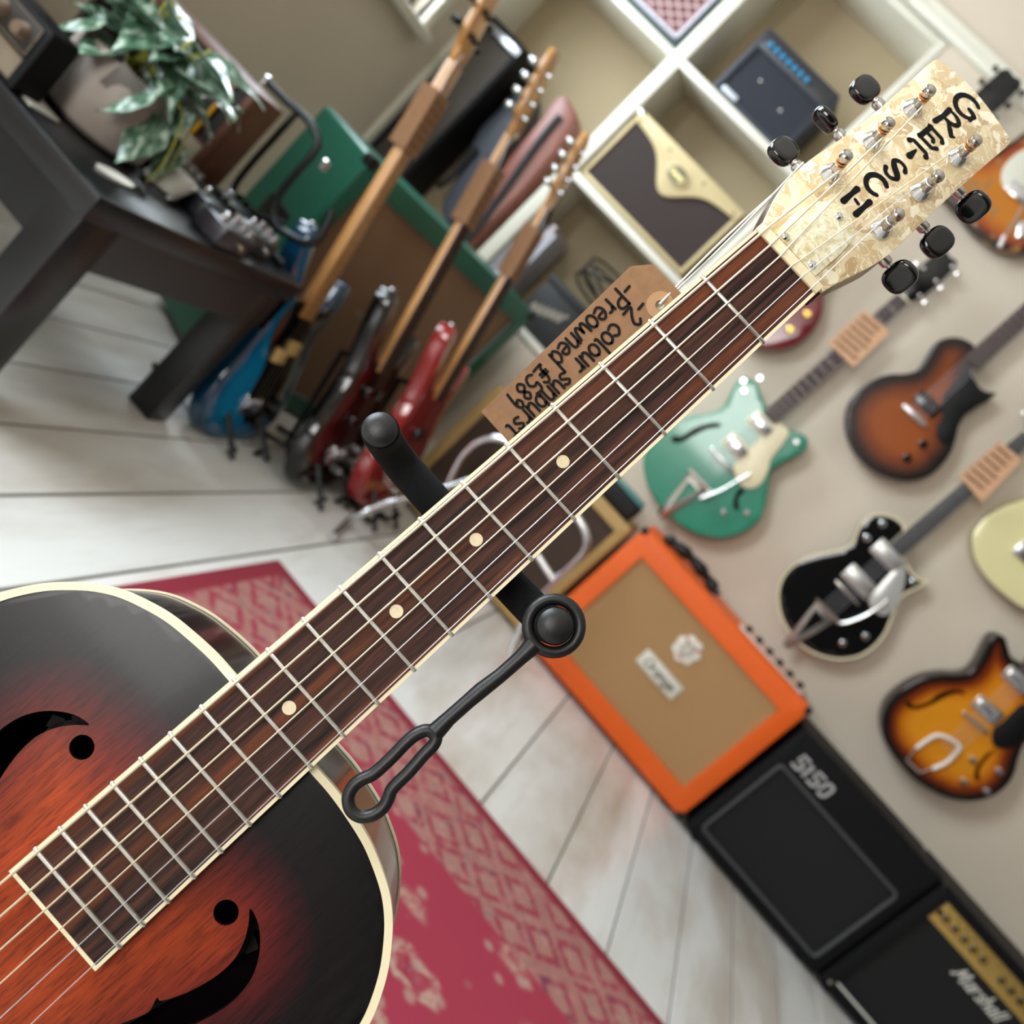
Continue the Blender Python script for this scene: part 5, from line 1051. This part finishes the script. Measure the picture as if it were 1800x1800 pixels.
b2 = bass('black cherry bass with chrome tuning keys standing between the blue and red basses', M2, DKR, BLACKP, CHROME, [(.10, .09, .025), (.18, .09, .025)], ROSE2, .21, .87, False)
b3 = bass('candy red bass standing nearest the chrome tube frame', M3, REDB, WHITEP, CHROME, [(.13, .07, .03)], ROSE2, .2, .80, False)
for M, lab in ((M1, 'black folding instrument stand under the metallic blue bass'), (M2, 'black folding instrument stand under the black cherry bass'), (M3, 'black folding instrument stand under the candy red bass')):
    bt = M @ Vector((0, -.10, -.02)); s = thing('folding_stand', lab, 'guitar stand', at(bt.x, bt.y, 0), 'folding stands under the basses')
    zf = bt.z
    for sgn in (-1, 1):
        y = bt.y+sgn*.058
        pts = [(bt.x+.07, y, zf+.03), (bt.x+.055, y, zf-.012), (bt.x-.03, y, zf-.012), (bt.x-.10, y, zf+.05), (bt.x-.16, y, zf+.30)]
        obj('cradle_arm', tube([Vector(p) for p in pts], .007, 8), FOAM, s)
        obj('front_leg', tube([Vector(p) for p in [(bt.x-.07, y, zf+.12), (bt.x+.09, y+sgn*.022, .008)]], .007, 8), BLACKM, s)
        obj('rear_leg', tube([Vector(p) for p in [(bt.x-.03, y, zf+.06), (bt.x-.20, y+sgn*.022, .008)]], .007, 8), BLACKM, s)
    obj('cross_bar', tube([Vector((bt.x-.16, bt.y-.058, zf+.30)), Vector((bt.x-.16, bt.y+.058, zf+.30))], .007, 8), FOAM, s); obj('cross_bar', tube([Vector((bt.x-.07, bt.y-.058, zf+.12)), Vector((bt.x-.07, bt.y+.058, zf+.12))], .006, 8), BLACKM, s)
# kraft tags folded round the three necks
for M, l0, l1, lab in ((M1, .66, .80, 'brown kraft tag tied to the blue bass neck'), (M2, .64, .79, 'brown kraft tag tied to the black cherry bass neck'), (M3, .60, .74, 'brown kraft tag tied to the candy red bass neck')):
    r = thing('price_tag', lab, 'price tag', M @ at(0, l0, .02), 'tags on the basses')
    obj('card', box(-.036, .034, l0, l1, .0165, .0185), KRAFT, r, M); obj('card_flap', box(-.0385, -.0365, l0, l1, -.022, .0185), KRAFT, r, M)
    bm = bmesh.new()
    for k in range(6): y = l0+.02+.02*k; ribbon([[(-.028+.054*i/24, y+.003*math.sin(i*2.1+k)) for i in range(25)]], .0016, .0188, bm)
    obj('handwriting', bm, INK, r, M)
    obj('twine', tube([(-.03, l1-.005, .019), (-.034, l1+.05, .013), (-.02, l1+.09, .0165)], .001, 6), TW, r, M)
# ------------------------------------------------------------------ black table with plant and pedals on the left
TBL = mat('black_satin_table', rgb(20, 21, 23), .3, vary=.1, vscale=20)
tx0, tx1, ty0, ty1 = -1.66, -.885, 1.15, 1.78
tb = thing('side_table', 'low black table against the left wall carrying the potted plant', 'table', at((tx0+tx1)/2, (ty0+ty1)/2, 0))
obj('table_top', box(tx0, tx1, ty0, ty1, .358, .40, .003), TBL, tb)
bm = box(tx0+.01, tx1-.002, ty0+.005, ty0+.03, .28, .3578); bx(bm, tx0+.01, tx1-.002, ty1-.03, ty1-.005, .28, .3578); bx(bm, tx1-.027, tx1-.002, ty0+.005, ty1-.005, .28, .3578); bx(bm, tx0+.01, tx0+.03, ty0+.005, ty1-.005, .28, .3578); obj('apron', bm, TBL, tb)
for x in (tx0+.009, tx1-.065):
    for y0_ in (ty0+.003, ty1-.105): obj('leg', box(x, x+.064, y0_, y0_+.065 if y0_ > 1.4 else y0_+.085, 0, .3575, .002), TBL, tb)
# pot and trailing plant
pc_ = Vector((-1.130, 1.345, .4005)); S = 1.0
POT = mat('grey_stone_glaze', rgb(170, 158, 148), .45, vary=.08, vscale=14)
pt = thing('potted_plant', 'variegated trailing plant in a pale grey pot on the black table', 'plant', at(*pc_))
obj('pot', lathe([(.0, .004), (.080, .004), (.090, .012), (.097, .05), (.098, .09), (.093, .125), (.087, .128), (.083, .122), (.082, .112), (0, .112)], at(*pc_), 40), POT, pt)
obj('saucer', lathe([(0, 0), (.07, 0), (.078, .006), (.070, .0042), (0, .004)], at(*pc_), 36), mat('dark_saucer', rgb(60, 56, 54), .5), pt)
obj('soil', lathe([(0, .1152), (.081, .116), (0, .12)], at(*pc_), 24), mat('potting_soil', rgb(40, 30, 24), .95), pt)
obj('pot_patch', plate([(-.035, .085), (.012, .082), (.020, .125), (-.026, .133)], .0955, .0935, .001), mat('grey_paper_label', rgb(118, 112, 106), .7), pt, Matrix.Translation((pc_.x, pc_.y, pc_.z)) @ Matrix.Rotation(.75, 4, 'Z') @ wallframe(0))
t = NT('variegated_leaf'); n_ = t.noise(t.coords((30, 5, 30)), 4, 3); c = t.ramp(n_, [(.38, rgb(44, 76, 56)), (.55, rgb(96, 130, 104)), (.68, rgb(190, 206, 190))]); t.col(c); t.b.inputs['Roughness'].default_value = .28; t.b.inputs['Coat Weight'].default_value = .3; LEAF = t.m
YELST = mat('yellow_green_stem', rgb(170, 168, 70), .5)
def leaf_mesh(L=.085, W=.060):
    bm = bmesh.new(); rows = []
    for i in range(9):
        u = i/8; w = W/2*math.sin(PI*min(1, u*1.02)**.72)*(1-.25*u) if 0 < u < 1 else .0006; z = -.35*L*u*u
        rows.append([bm.verts.new((s*w, L*u, z+abs(s)*w*.45*(1-.3*u)+.003*math.sin(u*9+s))) for s in (-1, -.5, 0, .5, 1)])
    for a, b in zip(rows, rows[1:]):
        for i in range(4): bm.faces.new((a[i], a[i+1], b[i+1], b[i]))
    r = bmesh.ops.extrude_face_region(bm, geom=bm.faces[:])
    for v_ in r['geom']:
        if isinstance(v_, bmesh.types.BMVert): v_.co.z -= .0008
    return bm
lf0 = None; rl = random.Random(11)
def add_leaf(base, direction, roll, sc):
    global lf0
    d = Vector(direction).normalized(); up_ = Vector((0, 0, 1)); x = d.cross(up_).normalized() if abs(d.z) < .95 else Vector((1, 0, 0)); z = x.cross(d).normalized()
    M = Matrix(((x.x, d.x, z.x, base[0]), (x.y, d.y, z.y, base[1]), (x.z, d.z, z.z, base[2]), (0, 0, 0, 1))) @ Matrix.Rotation(roll, 4, 'Y') @ Matrix.Scale(sc, 4)
    Mb = WM[pt.name].inverted() @ M
    if lf0 is None:
        b_ = leaf_mesh(); lf0 = obj('leaf', b_, LEAF, pt, WM[pt.name]); lf0.matrix_basis = Mb
    else: again(lf0, pt, Mb)
for k in range(40):
    a = k*2.399; up_ = rl.uniform(-.1, .95); r_ = rl.uniform(.02, .075); h_ = rl.uniform(.13, .215)
    base_ = pc_+Vector((r_*math.cos(a), r_*math.sin(a), h_)); add_leaf(base_, (math.cos(a), math.sin(a), up_-.1), rl.uniform(-.5, .5), rl.uniform(1.0, 1.5))
for k in range(18):
    a = k*2.399+.5; r_ = rl.uniform(.02, .05); e_ = pc_+Vector((r_*1.4*math.cos(a), r_*1.4*math.sin(a), rl.uniform(.17, .24)))
    obj('stem', tube(cm([pc_+Vector((.02*math.cos(a), .02*math.sin(a), .116)), pc_+Vector((r_*math.cos(a), r_*math.sin(a), .16)), e_], 4), .0025, 6), YELST, pt)
for (dx, dy, zs) in ((.105, .01, .10), (.115, -.03, .06), (.09, -.06, .09), (.12, .03, .045), (-.03, -.10, .115)):
    add_leaf(pc_+Vector((dx*.9, dy, zs+.05)), (dx*2, dy*2, -.8), rl.uniform(-.6, .6), rl.uniform(.95, 1.25))
for k, (dx, dy) in enumerate(((.13, .03), (.14, .0))): obj('trailing_stem', tube(cm([pc_+Vector((.06, .0, .13)), pc_+Vector((dx*.8, dy, .13)), pc_+Vector((dx, dy, .06)), pc_+Vector((dx*.95, dy+.01, .01))], 5), .0016, 6), YELST, pt)
# amplifier on the table's near corner
pa = thing('guitar_amplifier', 'low black amplifier with bronze knobs on the near end of the table', 'amplifier', at(-1.24, 1.19, .4))
xa, ya = -1.02, 1.155
RT = Matrix.Translation((-1.180, 1.152, .4005)) @ Matrix.Rotation(.0, 4, 'Z'); FP = RT @ wallframe(0)
cab, g = cabinet(pa, -.26, .075, .0, .105, .055, FP, TOLEX, grille_mat('brown_fine_weave', rgb(96, 84, 68), rgb(130, 116, 96), 300), (-.248, .060, .008, .046), .004, .008, .003)
obj('control_panel', box(-.246, .058, .054, .094, -.004, .002, .001), mat('dark_brown_panel', rgb(40, 34, 30), .4), pa, FP)
obj('panel_trim', band(rect(-.249, .061, .051, .097), -.002, .003, 0, .003), NICKEL, pa, FP)
for i in range(6): obj('knob', lathe([(.013, 0), (.011, .014), (.009, .018), (0, .018)], FP @ at(.036-.05*i, .074, .002), 18), mat('bronze_knob', rgb(150, 130, 112), .3, .7), pa)
bs_ = thing('speaker_cabinet', 'brown mesh-fronted speaker half hidden behind plant at the left wall', 'speaker', at(-1.55, 1.6, .4))
cab, g = cabinet(bs_, -1.655, -1.40, .4008, .60, .10, wallframe(1.48), mat('dark_brown_case', rgb(40, 32, 28), .5), grille_mat('brown_fine_weave', rgb(96, 84, 68), rgb(130, 116, 96), 300), (-1.645, -1.41, .412, .588), .004, .006, .002)
# wooden amplifier with ribbed grille further along
wa = thing('guitar_amplifier', 'wooden-cased amplifier with dark ribbed grille behind the potted plant', 'amplifier', at(-1.40, 1.75, .4))
FWA = Matrix.Translation((-1.115, 1.590, .4005)) @ Matrix.Rotation(.10, 4, 'Z') @ wallframe(0)
cab, g = cabinet(wa, -.27, 0, 0, .22, .11, FWA, mat('chestnut_veneer', rgb(96, 60, 44), .4, vary=.2, vscale=30), grille_mat('black_ribs', rgb(18, 16, 14), rgb(44, 38, 32), 45, mode='ribs'), (-.255, -.014, .080, .206), .006, .006, .002)
obj('lower_panel', box(-.255, -.014, .008, .074, -.002, .002, .001), mat('beige_fascia', rgb(156, 142, 116), .5), wa, FWA)
obj('grille_stripe', box(-.052, -.043, .075, .212, -.003, .003, .001), mat('mustard_stripe', rgb(190, 138, 26), .45), wa, FWA)
# black tube desk frame
tf = thing('desktop_stand', 'black bent-tube desktop stand on the far end of the table', 'stand', at(-1.15, 1.75, .4))
def yt(x, y, Y=1.735): p = ony(x, y, Y); return (p.x, p.y, max(p.z, .409))
obj('upright_loop', tube(cm([yt(468, 142), yt(500, 175), yt(535, 205), yt(556, 235), yt(556, 262), yt(520, 305), yt(490, 345), yt(480, 380), yt(500, 408), yt(548, 428), yt(572, 400), yt(585, 370)], 5), .008, 10), BLACKM, tf)
obj('lower_loop', tube(cm([yt(520, 200), yt(480, 245), yt(440, 290), yt(412, 330), yt(418, 362), yt(450, 378), yt(500, 392)], 5), .007, 10), BLACKM, tf)
for p in ((468, 142), (570, 290)): q_ = yt(*p); obj('end_cap', lathe([(.009, -.01), (.009, .008), (.005, .011), (0, .012)], at(*q_), 12), CHROME, tf)
obj('foot_bar', tube([(-1.20, 1.735, .409), (-.93, 1.735, .409)], .008, 10), BLACKM, tf)
# effect pedals
pr = random.Random(3)
pcs = [(58, 60, 66), (44, 48, 54), (70, 74, 78), (36, 52, 50), (60, 58, 62)]
plab = ['grey effect pedal nearest the plant pot on the table', 'dark grey effect pedal in the middle of the near row', 'light grey effect pedal at the far right corner of the table', 'green-black effect pedal behind the middle grey pedal', 'grey effect pedal beside the table\'s right edge']
for k, (x, y) in enumerate(((-1.075, 1.50), (-1.000, 1.525), (-.965, 1.640), (-1.045, 1.652), (-.925, 1.50))):
    e = thing('effect_pedal', plab[k], 'effect pedal', at(x, y, .4), 'effect pedals on the table')
    obj('housing', box(x-.032, x+.032, y-.052, y+.052, .4005, .440, .006), mat('pedal_paint_%d' % k, rgb(*pcs[k]), .3, .2), e)
    obj('foot_switch', lathe([(.010, 0), (.010, .004), (.006, .005), (.006, .014), (0, .016)], at(x, y-.030, .440), 14), CHROME, e)
    for s in (-1, 0, 1): obj('knob', lathe([(.008, 0), (.007, .012), (0, .013)], at(x+s*.02, y+.032, .440), 12), BLACKP if k % 2 else CHROME, e)
    obj('jack', cyl((x+.032, y, .42), (x+.046, y, .42), .006, .006, 10), CHROME, e)
p = onz(200, 312, .402); dsh = obj('white_oval', lathe([(0, .0), (.03, .0), (.034, .006), (.030, .0045), (0, .003)], Matrix.Translation((p.x, p.y, .4005)) @ Matrix.Diagonal((.5, 1.25, 1, 1)), 28), WHITEP); tag(dsh, 'small white oval item lying on the black table', 'dish')  # shallow white oval lying on the table top
p = Vector((-1.0, 1.415, .41)); wc = obj('white_cable', tube([(p.x-.02+.028*math.cos(a), p.y+.035*math.sin(a)+.001*a, .408+.0012*a) for a in [i*.35 for i in range(90)]], .0045, 8), WHITEP); tag(wc, 'coiled white cable beside the grey plant pot', 'cable')
p = onz(60, 165, .41); pp = obj('folded_paper', plate([(p.x-.03, p.y-.02), (p.x+.03, p.y-.025), (p.x+.035, p.y+.03), (p.x-.02, p.y+.035)], .4035, .4005, .0005), WHITEP); tag(pp, 'folded white paper between black amplifier and grey plant pot', 'paper')
